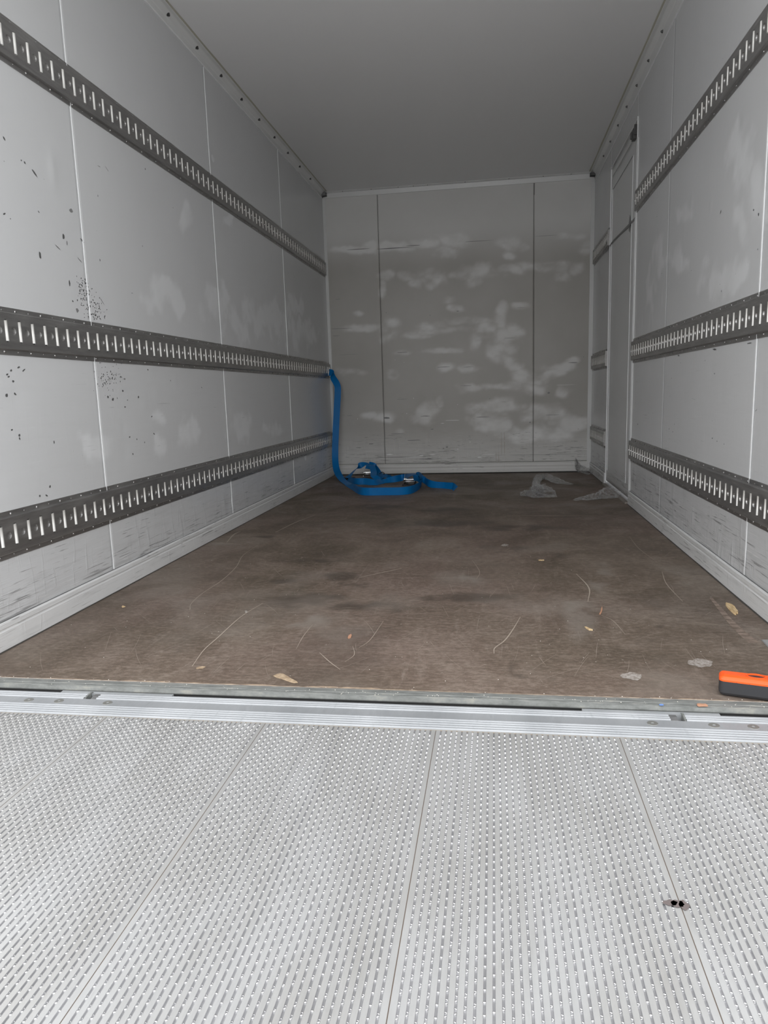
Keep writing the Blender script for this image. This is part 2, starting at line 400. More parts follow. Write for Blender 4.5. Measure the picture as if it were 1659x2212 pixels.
def blobs(U, V, B, warp=0.35, seed=3, nf=6.0):
    n1 = fbm(U * nf, V * nf, 4, seed) - 0.5; n2 = fbm(U * nf, V * nf, 4, seed + 11) - 0.5
    out = np.zeros_like(U)
    for c, a, b in B:
        Mx = np.array([[a[0], b[0]], [a[1], b[1]]]); Mi = np.linalg.inv(Mx)
        p = Mi[0, 0] * (U - c[0]) + Mi[0, 1] * (V - c[1]); q = Mi[1, 0] * (U - c[0]) + Mi[1, 1] * (V - c[1])
        d = np.sqrt((p + n1 * warp * 3) ** 2 + (q + n2 * warp * 3) ** 2)
        out = np.maximum(out, 1 - sstep(0.45, 1.25, d))
    return out
floor = heightgrid('floor', (0, 0, 0), (1, 0, 0), (0, 1, 0), (0, 0, 1), 0, W, Y0, D, 0.012, lambda U, V: np.zeros_like(U) - 0.02, M_FLOOR, None, 0.02,
                   attrs=[('dark', lambda U, V: blobs(U, V, FD) * sstep(0.3, 0.55, fbm(U * 9, V * 9, 4, 2)) + 0.5 * sstep(0.55, 0.8, fbm(U * 2.3, V * 2.3, 4, 8))),
                          ('pale', lambda U, V: blobs(U, V, FP) * sstep(0.4, 0.6, fbm(U * 11, V * 11, 4, 21)) * 0.7 + 0.4 * sstep(0.6, 0.8, fbm(U * 3.1, V * 3.1, 5, 31)))])
# the floor board has a visible front thickness
for v in floor.data.vertices[-1:]: pass
tag(floor, kind='structure', label='scratched brown film-faced plywood floor')
fe = MB(); 
# frayed raw edge strip
vs = []; fs = []; n = 300
for i in range(n + 1):
    x = W * i / n; k = 0.0022 + 0.012 * max(0, float(fbm(x * 7, 0.3, 4, 9)) - 0.45) ** 1 * 2 * (1 if vnoise(x * 3, 2.2) > 0.45 else 0.3)
    vs += [(x, Y0 - 0.001, 0.0006), (x, Y0 + k, 0.0006)]
    if i: fs.append((2 * i - 2, 2 * i, 2 * i + 1, 2 * i - 1))
tag(mk('frayed_edge', vs, fs, M_RAWPLY, floor), label='frayed raw plywood edge')
fe.box((0, Y0 - 0.004, -0.02), (W, Y0, -0.0005)); fe.build('board_edge', M_RAWPLY, floor)

def strip(mb, pts, w, z=0.0008):
    pts = [np.array(p[:2], float) for p in pts]
    vs = []; n = len(pts)
    for i, p in enumerate(pts):
        d = pts[min(i + 1, n - 1)] - pts[max(i - 1, 0)]; L = np.linalg.norm(d) or 1; nn = np.array([-d[1], d[0]]) / L
        ww = w * (0.35 + 0.65 * math.sin(math.pi * min(max(i / (n - 1), 0.08), 0.92)))
        vs += [(*(p + nn * ww / 2), z), (*(p - nn * ww / 2), z)]
    mb.add(vs, [(2 * i, 2 * i + 1, 2 * i + 3, 2 * i + 2) for i in range(n - 1)])
def smooth_pts(pts, k=6):
    pts = [np.array(p, float) for p in pts]; out = []
    P = [2 * pts[0] - pts[1]] + pts + [2 * pts[-1] - pts[-2]]
    for i in range(1, len(P) - 2):
        for j in range(k):
            t_ = j / k; a, b, c, d = P[i - 1:i + 3]
            out.append(0.5 * ((2 * b) + (-a + c) * t_ + (2 * a - 5 * b + 4 * c - d) * t_ ** 2 + (-a + 3 * b - 3 * c + d) * t_ ** 3))
    out.append(pts[-1]); return out
SCR = [([(415, 1440), (440, 1405), (470, 1378), (520, 1333), (568, 1303)], .0042), ([(410, 1318), (414, 1303), (440, 1280), (478, 1255), (510, 1225), (525, 1200), (556, 1178)], .003),
       ([(1067, 1412), (1069, 1400), (1090, 1384), (1108, 1360), (1124, 1333)], .0042), ([(690, 1410), (712, 1430), (735, 1447)], .003),
       ([(1090, 1115), (1138, 1114), (1200, 1114), (1290, 1114)], .006), ([(640, 1402), (655, 1375), (675, 1350)], .002), ([(745, 1430), (765, 1415), (762, 1396)], .002),
       ([(775, 1400), (800, 1382), (828, 1342)], .002), ([(1475, 1300), (1440, 1262), (1430, 1235)], .003), ([(1245, 1240), (1272, 1270), (1270, 1300)], .005),
       ([(1300, 1330), (1325, 1342), (1350, 1370)], .002), ([(466, 1173), (500, 1175), (523, 1176)], .008), ([(490, 1172), (505, 1155), (520, 1148)], .008),
       ([(595, 1150), (640, 1128), (680, 1113)], .008), ([(775, 1248), (840, 1234), (868, 1228)], .006), ([(1020, 1210), (1036, 1235), (1030, 1250)], .002),
       ([(1500, 1345), (1545, 1350), (1580, 1352)], .0022), ([(1360, 1160), (1380, 1185), (1420, 1215)], .002), ([(1540, 1160), (1546, 1150), (1550, 1140)], .003)]
sb = MB()
for pts, w in SCR: strip(sb, smooth_pts([atz(*p) for p in pts]), w)
sb2 = MB()
for i in range(420):
    x = random.uniform(0.1, 2.35); y = Y0 + 0.05 + (random.random() ** 1.4) * 4.6; a = random.gauss(random.choice([0.9, 2.1, 1.5, 0.1]), 0.25); L = random.uniform(0.02, 0.20)
    c = random.uniform(-0.22, 0.22); pts = []
    for k in range(6):
        aa = a + c * (k / 5 - 0.5); pts.append((x, y)); x += math.cos(aa) * L / 5; y += math.sin(aa) * L / 5
    if all(0.02 < p[0] < 2.44 and Y0 + 0.02 < p[1] < 6.85 for p in pts): strip(sb2, pts, random.uniform(.0005, .0013))
tag(sb.build('long_scratches', M_SCR, floor), kind='stuff'); tag(sb2.build('scratches', M_SCR2, floor), kind='stuff')
# arc of pale ladder marks near the right wall
mb = MB()
arc = smooth_pts([atz(1536, 1292), atz(1553, 1312), atz(1576, 1340), atz(1603, 1367), atz(1631, 1390)], 3)
for i in range(len(arc) - 1):
    a = arc[i][:2]; b = arc[i + 1][:2]; d = b - a; L = np.linalg.norm(d); nn = np.array([-d[1], d[0]]) / L; w = 0.006 + 0.013 * i / len(arc)
    b = a + d * 0.86
    mb.add([(*(a - nn * w), .0007), (*(b - nn * w), .0007), (*(b + nn * w * .9), .0007), (*(a + nn * w * .9), .0007)], [(0, 1, 2, 3)])
M_LAD = mat('worn_film', (0.20, 0.165, 0.14), 0.7); t = NT(M_LAD)
t.l(t.ramp(t.noise(t.coord(), 40, 4), [(0.35, (0.21, 0.162, 0.128)), (0.65, (0.31, 0.24, 0.195))]), t.b.inputs['Base Color'])
mb.build('worn_track_mark', M_LAD, floor)
def blotch(name, cx, cy, rx, ry, m, parent, z=.0009, seed=0, n=40, rot=0):
    r_ = random.Random(seed); vs = [(cx, cy, z)]
    for i in range(n):
        a = 2 * math.pi * i / n; k = 0.55 + 0.75 * float(fbm(math.cos(a) * 2 + 5, math.sin(a) * 2 + 5, 4, seed)); x = rx * k * math.cos(a); y = ry * k * math.sin(a)
        vs.append((cx + x * math.cos(rot) - y * math.sin(rot), cy + x * math.sin(rot) + y * math.cos(rot), z))
    return mk(name, vs, [(0, 1 + i, 1 + (i + 1) % n) for i in range(n)], m, parent)
p = atz(1515, 1432); blotch('grey_stain', p[0], p[1], .034, .034, M_STAIN, floor, seed=3)
p = atz(1363, 1461); blotch('grey_stain', p[0], p[1], .030, .026, M_STAIN, floor, seed=9)
p = atz(1090, 1178); blotch('grey_stain', p[0], p[1], .02, .03, M_STAIN, floor, seed=13)
p = atz(433, 1443); blotch('tan_stain', p[0], p[1], .014, .012, M_TAN, floor, seed=15, rot=.6)
# dark sealant along both walls
def edge_strip(name, side):
    vs = []; n = 240
    for i in range(n + 1):
        y = Y0 + (D - Y0) * i / n; w = 0.011 + 0.006 * float(fbm(y * 3, 1.0 if side else 5.0, 3, 4))
        x0, x1 = (0.0, w) if side == 0 else (W, W - w)
        vs += [(x0, y, .004), (x1, y, .001)]
    return mk(name, vs, [(2 * i, 2 * i + 1, 2 * i + 3, 2 * i + 2)[::1 if side == 0 else -1] for i in range(n)], M_RUBBER, floor)
edge_strip('edge_sealant', 0); edge_strip('edge_sealant', 1)
b = MB(); b.box((0.0, D - 0.012, 0.0005), (W, D, 0.006)); b.build('edge_sealant', M_BLACK, floor)

# ------------------------------------------------------------------ walls
def dent_list(n, seed, u0, u1, z0, z1, amp):
    r_ = random.Random(seed)
    return [(r_.uniform(u0, u1), z0 + (z1 - z0) * r_.random(), r_.uniform(.008, .05), r_.uniform(.012, .05), r_.uniform(-amp, amp)) for _ in range(n)]
def make_disp(seed, dl, wear_top=0.36):
    def f(U, Z):
        h = 0.0018 * (fbm(U * 0.9, Z * 0.9, 3, seed) - 0.5)
        k = 1 - sstep(0.10, wear_top, Z)
        h = h + k * 0.0022 * (fbm(U * 2.2, Z * 26, 4, seed + 5) - 0.5) + k * 0.0012 * (fbm(U * 9, Z * 5, 3, seed + 9) - 0.5)
        for (cu, cz, ru, rz, a) in dl:
            d2 = ((U - cu) / ru) ** 2 + ((Z - cz) / rz) ** 2
            h = h + a * np.exp(-d2)
        return h
    return f
DISP_L = make_disp(1, dent_list(60, 2, 1.8, 5.5, .08, .36, .0022) + dent_list(22, 4, 1.8, 6.4, .5, 1.0, .0022) + [(2.55, 1.62, .02, .06, .003), (2.9, .6, .05, .02, -.002)])
DISP_R = make_disp(4, dent_list(60, 12, 2.3, 5.0, .08, .34, .0024) + dent_list(24, 14, 2.2, 5.0, .5, 1.8, .0020))
DISP_B = make_disp(7, dent_list(90, 22, .1, 2.4, .12, .55, .0026) + dent_list(20, 24, .2, 2.3, .7, 1.7, .0022), 0.45)
def wearf(seed, top=0.40):
    return lambda U, Z: 0.92 * (1 - sstep(0.06, top, Z)) * (0.6 + 0.6 * fbm(U * 1.5, Z * 3, 3, seed)) + 0.10 * (1 - sstep(0.7, 1.1, Z))
CL_L = px_blobs([(350, 640, 45, 35), (400, 460, 15, 30), (470, 655, 25, 45), (497, 478, 12, 15), (560, 690, 60, 40), (650, 722, 30, 30), (340, 905, 15, 15), (410, 935, 22, 30), (345, 965, 18, 25),
                 (225, 960, 30, 25), (520, 925, 20, 30), (590, 925, 20, 15), (640, 660, 20, 20)], lambda u, v: atx(u, v, 0.0))
CL_L = [(c[1:], a[1:], b_[1:]) for c, a, b_ in CL_L]
CL_R = px_blobs([(1425, 560, 14, 45), (1405, 620, 10, 50), (1475, 465, 14, 20), (1600, 340, 30, 80), (1560, 600, 60, 40), (1460, 560, 25, 25), (1640, 420, 20, 60), (1600, 480, 20, 40)], lambda u, v: atx(u, v, W))
CL_R = [(c[1:], a[1:], b_[1:]) for c, a, b_ in CL_R]
bk = [(230, 410, 140, 25), (470, 400, 110, 30), (600, 380, 100, 30), (780, 360, 130, 40), (740, 430, 80, 40), (520, 560, 60, 30), (1470, 520, 60, 40), (300, 395, 60, 30), (880, 560, 150, 25), (700, 860, 200, 30), (950, 870, 80, 60), (1130, 850, 60, 70), (1020, 1000, 60, 60), (1180, 1140, 120, 40), (1300, 1110, 100, 40), (850, 1180, 70, 30), (1090, 1180, 150, 30), (980, 1300, 150, 50), (300, 1340, 70, 25), (1330, 1330, 90, 70), (1100, 370, 130, 40), (1090, 440, 50, 45), (1400, 335, 110, 28), (1510, 400, 45, 40),
      (640, 570, 120, 55), (560, 600, 40, 40), (910, 550, 90, 60), (1100, 530, 120, 30), (1300, 510, 180, 35), (1390, 560, 60, 30), (400, 560, 70, 30), (380, 630, 25, 60), (770, 700, 60, 35),
      (790, 750, 60, 25), (245, 770, 40, 20), (250, 850, 170, 25), (420, 850, 60, 80), (560, 890, 80, 25), (650, 840, 120, 30), (850, 810, 150, 25), (1040, 800, 60, 80), (1080, 920, 110, 120),
      (900, 930, 45, 60), (490, 985, 70, 18), (720, 980, 100, 20), (1160, 730, 70, 20), (730, 1080, 80, 30), (860, 1075, 70, 25), (1100, 1060, 80, 60), (1140, 1120, 80, 50),
      (1350, 1070, 120, 40), (1440, 1035, 70, 25), (1260, 1120, 60, 40), (430, 1115, 50, 40), (180, 1100, 90, 30), (1000, 1180, 240, 22), (1400, 1210, 60, 40), (1200, 1200, 80, 40), (640, 1330, 80, 70),
      (700, 1270, 30, 40), (390, 1350, 80, 35), (930, 1310, 70, 50), (1060, 1290, 120, 50), (1230, 1330, 80, 60), (1000, 1380, 130, 60), (480, 1435, 40, 18), (1250, 1440, 250, 60), (1420, 1380, 120, 60)]
CL_B = px_blobs([(680 + a / 2.592, 380 + b_ / 2.592, c / 2.592 * .9, d / 2.592 * .9) for a, b_, c, d in bk], lambda u, v: aty(u, v, D))
CL_B = [(c[[0, 2]], a[[0, 2]], b_[[0, 2]]) for c, a, b_ in CL_B]

def joint(name, parent, m, a, b): q = MB(); q.box(a, b); return q.build(name, m, parent)
# left wall
wl = MB(); wl.box((-0.06, 1.70, -0.05), (-0.004, D + 0.06, H + 0.05)); WL = tag(wl.build('wall_left', M_SEAL), kind='structure', label='white lined left side wall of the cargo box')
ys = [1.70, 2.705, 4.10, 5.485, D]
for a, b_ in zip(ys[:-1], ys[1:]):
    heightgrid('wall_panel', (-0.004, 0, 0), (0, 1, 0), (0, 0, 1), (1, 0, 0), a + 0.002, b_ - 0.002, 0.0, H, 0.016, DISP_L, M_WALL, WL, 0.004,
               attrs=[('clean', lambda U, Z: 0.48 + 0.55 * blobs(U, Z, CL_L, .8, 41, 9) * (0.4 + fbm(U * 12, Z * 9, 4, 55) * 1.0) + 0.25 * (fbm(U * .8, Z * .8, 2, 61) - .5)), ('wear', wearf(71))])
for y in ys[1:-1]: joint('joint_strip', WL, M_SEAL, (-0.004, y - 0.0022, 0.095), (0.0030, y + 0.0022, H - 0.06))
# right wall: split around the side door opening
DY0, DY1, DZ0, DZ1 = 4.955, 5.985, 0.022, 2.415
wr = MB()
wr.box((W + 0.004, 1.70, -0.05), (W + 0.06, DY0, H + 0.05)); wr.box((W + 0.004, DY1, -0.05), (W + 0.06, D + 0.06, H + 0.05))
wr.box((W + 0.004, DY0, DZ1), (W + 0.06, DY1, H + 0.05)); wr.box((W + 0.004, DY0, -0.05), (W + 0.06, DY1, DZ0 - .002))
WR = tag(wr.build('wall_right', M_SEAL), kind='structure', label='white lined right side wall of the cargo box')
ATT_R = [('clean', lambda U, Z: 0.45 + 0.55 * blobs(U, Z, CL_R, .8, 43, 9) * (0.4 + fbm(U * 12, Z * 9, 4, 57)) + 0.25 * (fbm(U * .8, Z * .8, 2, 63) - .5)), ('wear', wearf(73))]
for a, b_, z0, z1 in [(1.70, 2.684, 0, H), (2.684, 4.055, 0, H), (4.055, DY0, 0, H), (DY0, DY1, DZ1, H), (DY1, D, 0, H)]:
    heightgrid('wall_panel', (W + 0.004, 0, 0), (0, 1, 0), (0, 0, 1), (-1, 0, 0), a + 0.002, b_ - 0.002, z0, z1, 0.016, DISP_R, M_WALL, WR, 0.004, attrs=ATT_R)
joint('joint_strip', WR, M_SEAL, (W - 0.0030, 2.6815, 0.095), (W + 0.004, 2.6862, H - 0.06))
joint('joint_strip', WR, M_WALL, (W - 0.0012, 4.0535, 0.1), (W + 0.004, 4.0565, H - 0.06))
# bulkhead
wb = MB(); wb.box((-0.004, D + 0.004, -0.05), (W + 0.004, D + 0.06, H + 0.05)); WB = tag(wb.build('wall_back', M_JGREY), kind='structure', label='scuffed grey-white front bulkhead wall')
xs = [0.0, 0.519, 1.942, W]
for a, b_ in zip(xs[:-1], xs[1:]):
    heightgrid('wall_panel', (0, D + 0.004, 0), (1, 0, 0), (0, 0, 1), (0, -1, 0), a + 0.0015, b_ - 0.0015, 0.105, H, 0.012, DISP_B, M_BACK, WB, 0.004,
               attrs=[('clean', lambda U, Z: np.clip(0.10 + 0.66 * blobs(U, Z, CL_B, .62, 47, 6) * sstep(0.12, 0.75, fbm(U * 7, Z * 12, 5, 59)) + 0.62 * sstep(1.9, 2.3, Z) + 0.5 * (1 - sstep(.15, .5, Z))
                                                     + 0.25 * (fbm(U * 2, Z * 2, 4, 65) - .5), 0, 1)), ('wear', wearf(75, 0.5))])
# ceiling
ce = MB(); ce.box((-0.06, 1.70, H), (W + 0.06, D + 0.06, H + 0.06)); tag(ce.build('ceiling', M_CEIL), kind='structure', label='smooth grey-white ceiling of the cargo box')

# baseboards (kick plates)
def kick(name, side, y0, y1, top=0.093):
    s = 1 if side == 0 else -1; x0 = 0 if side == 0 else W
    prof = [(0, .003), (.010, .003), (.010, .062), (.0075, .066), (.0075, .070), (.010, .073), (.010, top - .006), (.006, top), (0, top)]
    n = int((y1 - y0) / 0.02); vs = []; k = len(prof)
    for i in range(n + 1):
        y = y0 + (y1 - y0) * i / n
        for (q, z) in prof:
            w = 0 if q == 0 else 0.0016 * (float(fbm(y * 3.1, z * 14, 3, 81 + side)) - .5) * 2
            vs.append((x0 + s * (q + w - 0.003 * (q == 0)), y, z + (0.0015 * (float(fbm(y * 4, 3.3, 3, 5)) - .5) if z > .05 else 0)))
    fs = []
    for i in range(n):
        for j in range(k):
            f = (i * k + j, i * k + (j + 1) % k, (i + 1) * k + (j + 1) % k, (i + 1) * k + j); fs.append(f if s < 0 else f[::-1])
    fs += [tuple(range(k)), tuple(range(n * k, n * k + k))[::-1]]
    o = mk(name, vs, fs, M_KICK)
    for an, val in (('clean', .5), ('wear', .62)):
        A = o.data.attributes.new(an, 'FLOAT', 'POINT'); A.data.foreach_set('value', [val] * len(vs))
    return tag(o, kind='structure', label='scuffed kick plate along the %s side' % ('left' if side == 0 else 'right'))
kick('baseboard_left', 0, 1.70, D - 0.012)
for x_ in (0.0, W): pass
kr = kick('baseboard_right', 1, 1.70, DY0 - 0.01)
kr2 = kick('baseboard_right', 1, DY1 + 0.02, D - 0.012)
def kick_line(side, y0, y1, par):  # thin dark line along the top edge of the kick plate
    mb_ = MB(); x0 = 0.0 if side == 0 else W; s_ = 1 if side == 0 else -1; n_ = int((y1 - y0) / .03); v_ = []
    for i in range(n_ + 1):
        y_ = y0 + (y1 - y0) * i / n_; z_ = .0925 + .0015 * (float(fbm(y_ * 4, 3.3, 3, 5)) - .5); t_ = .0015 + .0022 * float(fbm(y_ * 6, 7.7, 3, 6))
        v_ += [(x0 + s_ * .0058, y_, z_ - .001), (x0 + s_ * .0030, y_, z_ + t_)]
    mb_.add(v_, [(2 * i, 2 * i + 1, 2 * i + 3, 2 * i + 2) for i in range(n_)]); return mb_.build('dark_line', M_MARK, par)
kick_line(0, 1.72, D - .02, WL); kick_line(1, 1.72, DY0 - .012, WR); kick_line(1, DY1 + .022, D - .02, WR)
bb = heightgrid('baseboard_back', (0, D, 0), (1, 0, 0), (0, 0, 1), (0, -1, 0), 0.02, W - 0.02, 0.008, 0.103, 0.008,
                lambda U, Z: 0.0012 * (fbm(U * 4, Z * 20, 3, 88) - .5) - 0.004 * np.exp(-((Z - 0.056) / 0.0035) ** 2) - 0.003 * (np.abs(Z - .085) < .003), M_BACK, None, 0.009,
                attrs=[('clean', lambda U, Z: 0.75 + 0 * U), ('wear', lambda U, Z: 0.35 + 0 * U)])
tag(bb, kind='structure', label='grooved kick plate along the bulkhead')

# corner trims of the bulkhead and the ceiling coving
def coving(name, side):
    s = 1 if side == 0 else -1; X = lambda q: q if side == 0 else W - q
    zb = 2.597 if side == 0 else 2.565
    root = MB()
    prof = [(0, zb), (.0035, zb), (.0045, zb + .004), (.0045, H - .026), (.008, H - .020), (.024, H - .006), (.029, H - .0035), (.046, H - .0035), (.048, H), (0, H)]
    root.prism([(X(q), z) for q, z in prof], 'y', 1.72, D - .03)
    o = tag(root.build(name, M_TRIM), kind='structure', label='painted coving along the %s ceiling edge with dark bolts' % ('left' if side == 0 else 'right'))
    joint('sealant_line', o, M_SEAL, (X(0) if side == 0 else X(.006), 1.72, zb - .003), (X(.006) if side == 0 else X(0), D - .03, zb + .001))
    j = MB(); vs = []; n = 200
    for i in range(n + 1):
        y = 1.8 + (D - 1.84) * i / n; w = .010 + .005 * float(fbm(y * 5, 2, 3, 90 + side))
        vs += [(X(.046), y, H - .0015), (X(.046 + w), y, H - .0006)]
    mk('yellowed_sealant', vs, [(2 * i, 2 * i + 1, 2 * i + 3, 2 * i + 2) for i in range(n)], M_YSEAL, o)
    # bolts: head with washer
    b = MB(); b.cyl((0, 0, 0), (0, 0, .002), .0095, 14); b.cyl((0, 0, .002), (0, 0, .0085), .0062, 6); b.cyl((0, 0, .0085), (0, 0, .011), .0035, 8)
    me = None
    ys_ = [3.64 - .346 * k for k in range(5, 0, -1)] + [3.64 + .346 * k for k in range(9)] if side == 0 else [3.97 - .342 * k for k in range(6, 0, -1)] + [3.97 + .342 * k for k in range(8)]
    for y in ys_:
        if me is None: q = b.build('bolt', M_BOLT, o); me = q.data
        else: q = link('bolt', me, None, o)
        if side == 0: q.location = (.016, y, H - .013); q.rotation_euler = (0, math.radians(139), 0)
        else: q.location = (W - .0045, y, H - .030); q.rotation_euler = (0, math.radians(-90), 0)
    if side == 1:
        pass
    return o
coving('trim_1', 0); coving('trim_2', 1)
tb = MB(); tb.prism([(D, H), (D - .034, H), (D - .034, H - .004), (D - .014, H - .012), (D - .006, H - .05), (D, H - .052)], 'x', .03, W - .03)
T3 = tag(tb.build('trim_3', M_TRIM), kind='structure', label='painted coving above the bulkhead')
b = MB(); b.cyl((0, 0, 0), (0, 0, .004), .005, 8); me = None
for i, x in enumerate([.20, .47, .72, .86, .99, 1.33, 1.72, 2.02, 2.26]):
    q = b.build('rivet', M_BOLT, T3) if me is None else link('rivet', me, None, T3); me = q.data
    q.location = (x, D - .026 + .0, H - .0045); q.rotation_euler = (math.pi, 0, 0)
for nm, x0, x1 in (('trim_4', 0, .028), ('trim_5', W - .035, W)):
    q = MB(); xa, xb = (x0, x1)
    q.prism([(xa, D), (xa, D - .009), (xb, D - .009) if x0 == 0 else (xb, D - .009), (xb, D)], 'z', .012, H - .05)
    tag(q.build(nm, M_TRIM), kind='structure', label='vertical corner trim %s of the bulkhead' % ('left' if x0 == 0 else 'right'))
for nm, x in (('corner_bracket', 0.0), ('corner_bracket', W)):
    s = 1 if x == 0 else -1
    q = MB(); a = x + s * .001; e2 = x + s * .048
    lo, hi = min(a, e2), max(a, e2)
    q.box((lo, D - .05, H - .040), (hi, D - .046, H - .012)); q.box((lo, D - .05, H - .040), (hi, D - .012, H - .037)); q.box((lo, D - .05, H - .04), (lo + .003, D - .012, H - .012)); q.box((hi - .003, D - .05, H - .04), (hi, D - .012, H - .012))
    o = tag(q.build('corner_bracket', M_BOLT if x else M_HINGE), 'small dark steel bracket in the upper %s corner of the bulkhead' % ('left' if x == 0 else 'right'), 'bracket', 'upper corner brackets of the bulkhead')

# side door
dl = MB(); dl.box((W + .010, DY0 + .008, DZ0 + .012), (W + .05, DY1 - .008, DZ1 - .010))
DR = tag(dl.build('door_1', M_BLACK), kind='structure', label='white side door with narrow joints in the right wall')
door_disp = lambda U, Z: 0.0015 * (fbm(U * 1.5, Z * 1.5, 3, 97) - .5)
def dgrid(nm, y0, y1, z0, z1, th):
    heightgrid(nm, (W + .010, 0, 0), (0, 1, 0), (0, 0, 1), (-1, 0, 0), y0, y1, z0, z1, .03, door_disp, M_DOOR, DR, th,
               attrs=[('clean', lambda U, Z: 0.45 + .3 * (fbm(U * 3, Z * 3, 3, 98) - .5) + 0 * U), ('wear', wearf(99, .35))])
dgrid('door_leaf', DY0 + .012, DY1 - .012, DZ0 + .014, 2.342, .008)
dgrid('door_top_rail', DY0 + .012, DY1 - .012, 2.348, DZ1 - .012, .008)
for (a, b_) in (((W - .0035, 5.088, .126), (W - .0005, 5.091, 2.246)), ((W - .0045, 5.898, .126), (W - .0005, 5.904, 2.246))): joint('panel_bead', DR, M_SEAL, a, b_)
joint('panel_bead', DR, M_SEAL, (W - .003, 5.088, .1225), (W - .0005, 5.90, .1255)); joint('panel_groove', DR, M_MARK, (W - .0012, 5.088, 2.2445), (W - .0005, 5.90, 2.2475))
for a, b_ in ((DY0 - .001, DY0 + .003), (DY1 - .003, DY1 + .003)): joint('door_frame', DR, M_SEAL, (W - .0055, a, .03), (W + .012, b_, 2.43))
joint('door_frame', DR, M_TRIM, (W - .006, DY0, DZ1 - .004), (W + .012, DY1, DZ1 + .004))
joint('door_frame', DR, M_TRIM, (W - .005, DY0 - .03, .03), (W + .002, DY0 - .014, 2.3))
q = MB(); q.prism([(W + .012, .0), (W - .026, .0), (W - .026, .008), (W - .022, .012), (W - .003, .013), (W - .003, .0005), (W + .012, .0005)], 'y', DY0 + .005, DY1 - .005); tag(q.build('door_sill', M_SILLB, DR), label='worn grey-brown door sill')
q = MB(); q.box((W - .022, 4.995, 2.315), (W - .001, 5.055, 2.375)); q.box((W - .030, 5.03, 2.325), (W - .022, 5.05, 2.365)); q.box((W - .018, 4.985, 2.335), (W - .001, 4.995, 2.395)); q.build('door_latch', M_BOLT, DR)
mk_pts = [(atx(1308, 545, W - .004), .014), (atx(1325, 520, W - .004), .012), (atx(1345, 500, W - .004), .014), (atx(1360, 485, W - .004), .02), (atx(1367, 476, W - .004), .008), (atx(1372, 470, W - .004), .006)]
q = MB(); vs = []
for p, w in mk_pts: vs += [(W - .0045, p[1], p[2] - w / 2), (W - .0045, p[1], p[2] + w / 2)]
q.add(vs, [(2 * i, 2 * i + 1, 2 * i + 3, 2 * i + 2) for i in range(len(mk_pts) - 1)]); q.build('grey_smear', M_MARKG, DR)
p = atx(1360, 487, W - .0048)
q = MB(); q.add([(W - .005, p[1] + a, p[2] + b_) for a, b_ in ((-.02, -.05), (.02, -.03), (.03, .02), (.0, .07), (-.02, .05), (-.005, 0))], [(0, 1, 2, 3, 4, 5)]); q.build('grey_smear', M_MARKG, DR)

# specific scuffs on the walls, laid exactly on the dented surface
def decal(mb, side, u, v, a, b, rot=0, n=12, seed=1):
    if n == 12: a *= .55; b *= .55
    if side == 'B': b *= .55
    if side == 'B' and b > a * .25: a *= .6; b *= .8
    pts = []
    p = {'L': lambda: atx(u, v, 0), 'R': lambda: atx(u, v, W), 'B': lambda: aty(u, v, D)}[side]()
    cu, cz = (p[1], p[2]) if side != 'B' else (p[0], p[2])
    loc = [(0, 0)] + [(a * math.cos(2 * math.pi * i / n) * (.6 + .8 * float(vnoise(i * 1.7, seed * 3.1))), b * math.sin(2 * math.pi * i / n) * (.6 + .8 * float(vnoise(i * 1.3 + 7, seed * 2.3)))) for i in range(n)]
    vs = []
    for x, z in loc:
        xx = cu + x * math.cos(rot) - z * math.sin(rot); zz = cz + x * math.sin(rot) + z * math.cos(rot)
        if side == 'L': h = float(DISP_L(np.array([xx]), np.array([zz]))[0]); vs.append((h + .0007, xx, zz))
        elif side == 'R': h = float(DISP_R(np.array([xx]), np.array([zz]))[0]); vs.append((W - h - .0007, xx, zz))
        else: h = float(DISP_B(np.array([xx]), np.array([zz]))[0]); vs.append((xx, D - h - .0007, zz))
    f = [(0, 1 + i, 1 + (i + 1) % n) for i in range(n)]
    if side == 'R': f = [q_[::-1] for q_ in f]
    mb.add(vs, f)
mL = MB(); mLg = MB()
k = 1 / 3.95
for i, (a, b_, r1, r2, rt) in enumerate([(35, 393, .014, .006, -.8), (180, 578, .007, .004, 0), (210, 597, .008, .005, -.6), (295, 690, .03, .006, -.6), (540, 1230, .012, .018, -.3), (340, 1390, .012, .026, 0),
                                         (35, 1035, .012, .006, .5), (592, 1625, .007, .022, 0), (620, 1780, .008, .006, 0), (660, 1772, .007, .006, 0), (834, 881, .005, .006, 0), (1238, 652, .008, .007, 0), (852, 1430, .005, .009, 0),
                                         (1475, 982, .005, .004, 0), (1215, 1310, .005, .006, 0), (700, 1262, .030, .004, -.4), (570, 1285, .004, .02, 0), (1125, 1711, .015, .002, 0), (490, 1318, .03, .003, -.4),
                                         (88, 1077, .004, .004, 0), (328, 1016, .01, .004, -.5)]): decal(mL, 'L', a * k, 200 + b_ * k, r1, r2, rt, seed=i + 1)
for i, (a, b_, r1, r2, rt) in enumerate([(605, 1008, .022, .012, 0), (658, 1858, .018, .014, 0), (910, 650, .03, .003, -.5), (845, 630, .02, .002, 0), (870, 1780, .035, .003, -.7), (680, 1430, .03, .003, -.5)]): decal(mLg, 'L', a * k, 200 + b_ * k, r1, r2, rt, seed=i + 40)
r_ = random.Random(3)
for i in range(170):        # dotted rubs beside the first joint
    t_ = r_.random(); u = 172 + 40 * t_ + r_.gauss(0, 7 + 5 * math.sin(math.pi * t_)); v = 605 + 95 * t_ + r_.gauss(0, 6)
    if v < 690: decal(mL, 'L', u, v, r_.uniform(.0012, .004), r_.uniform(.0012, .004), n=6, seed=i)
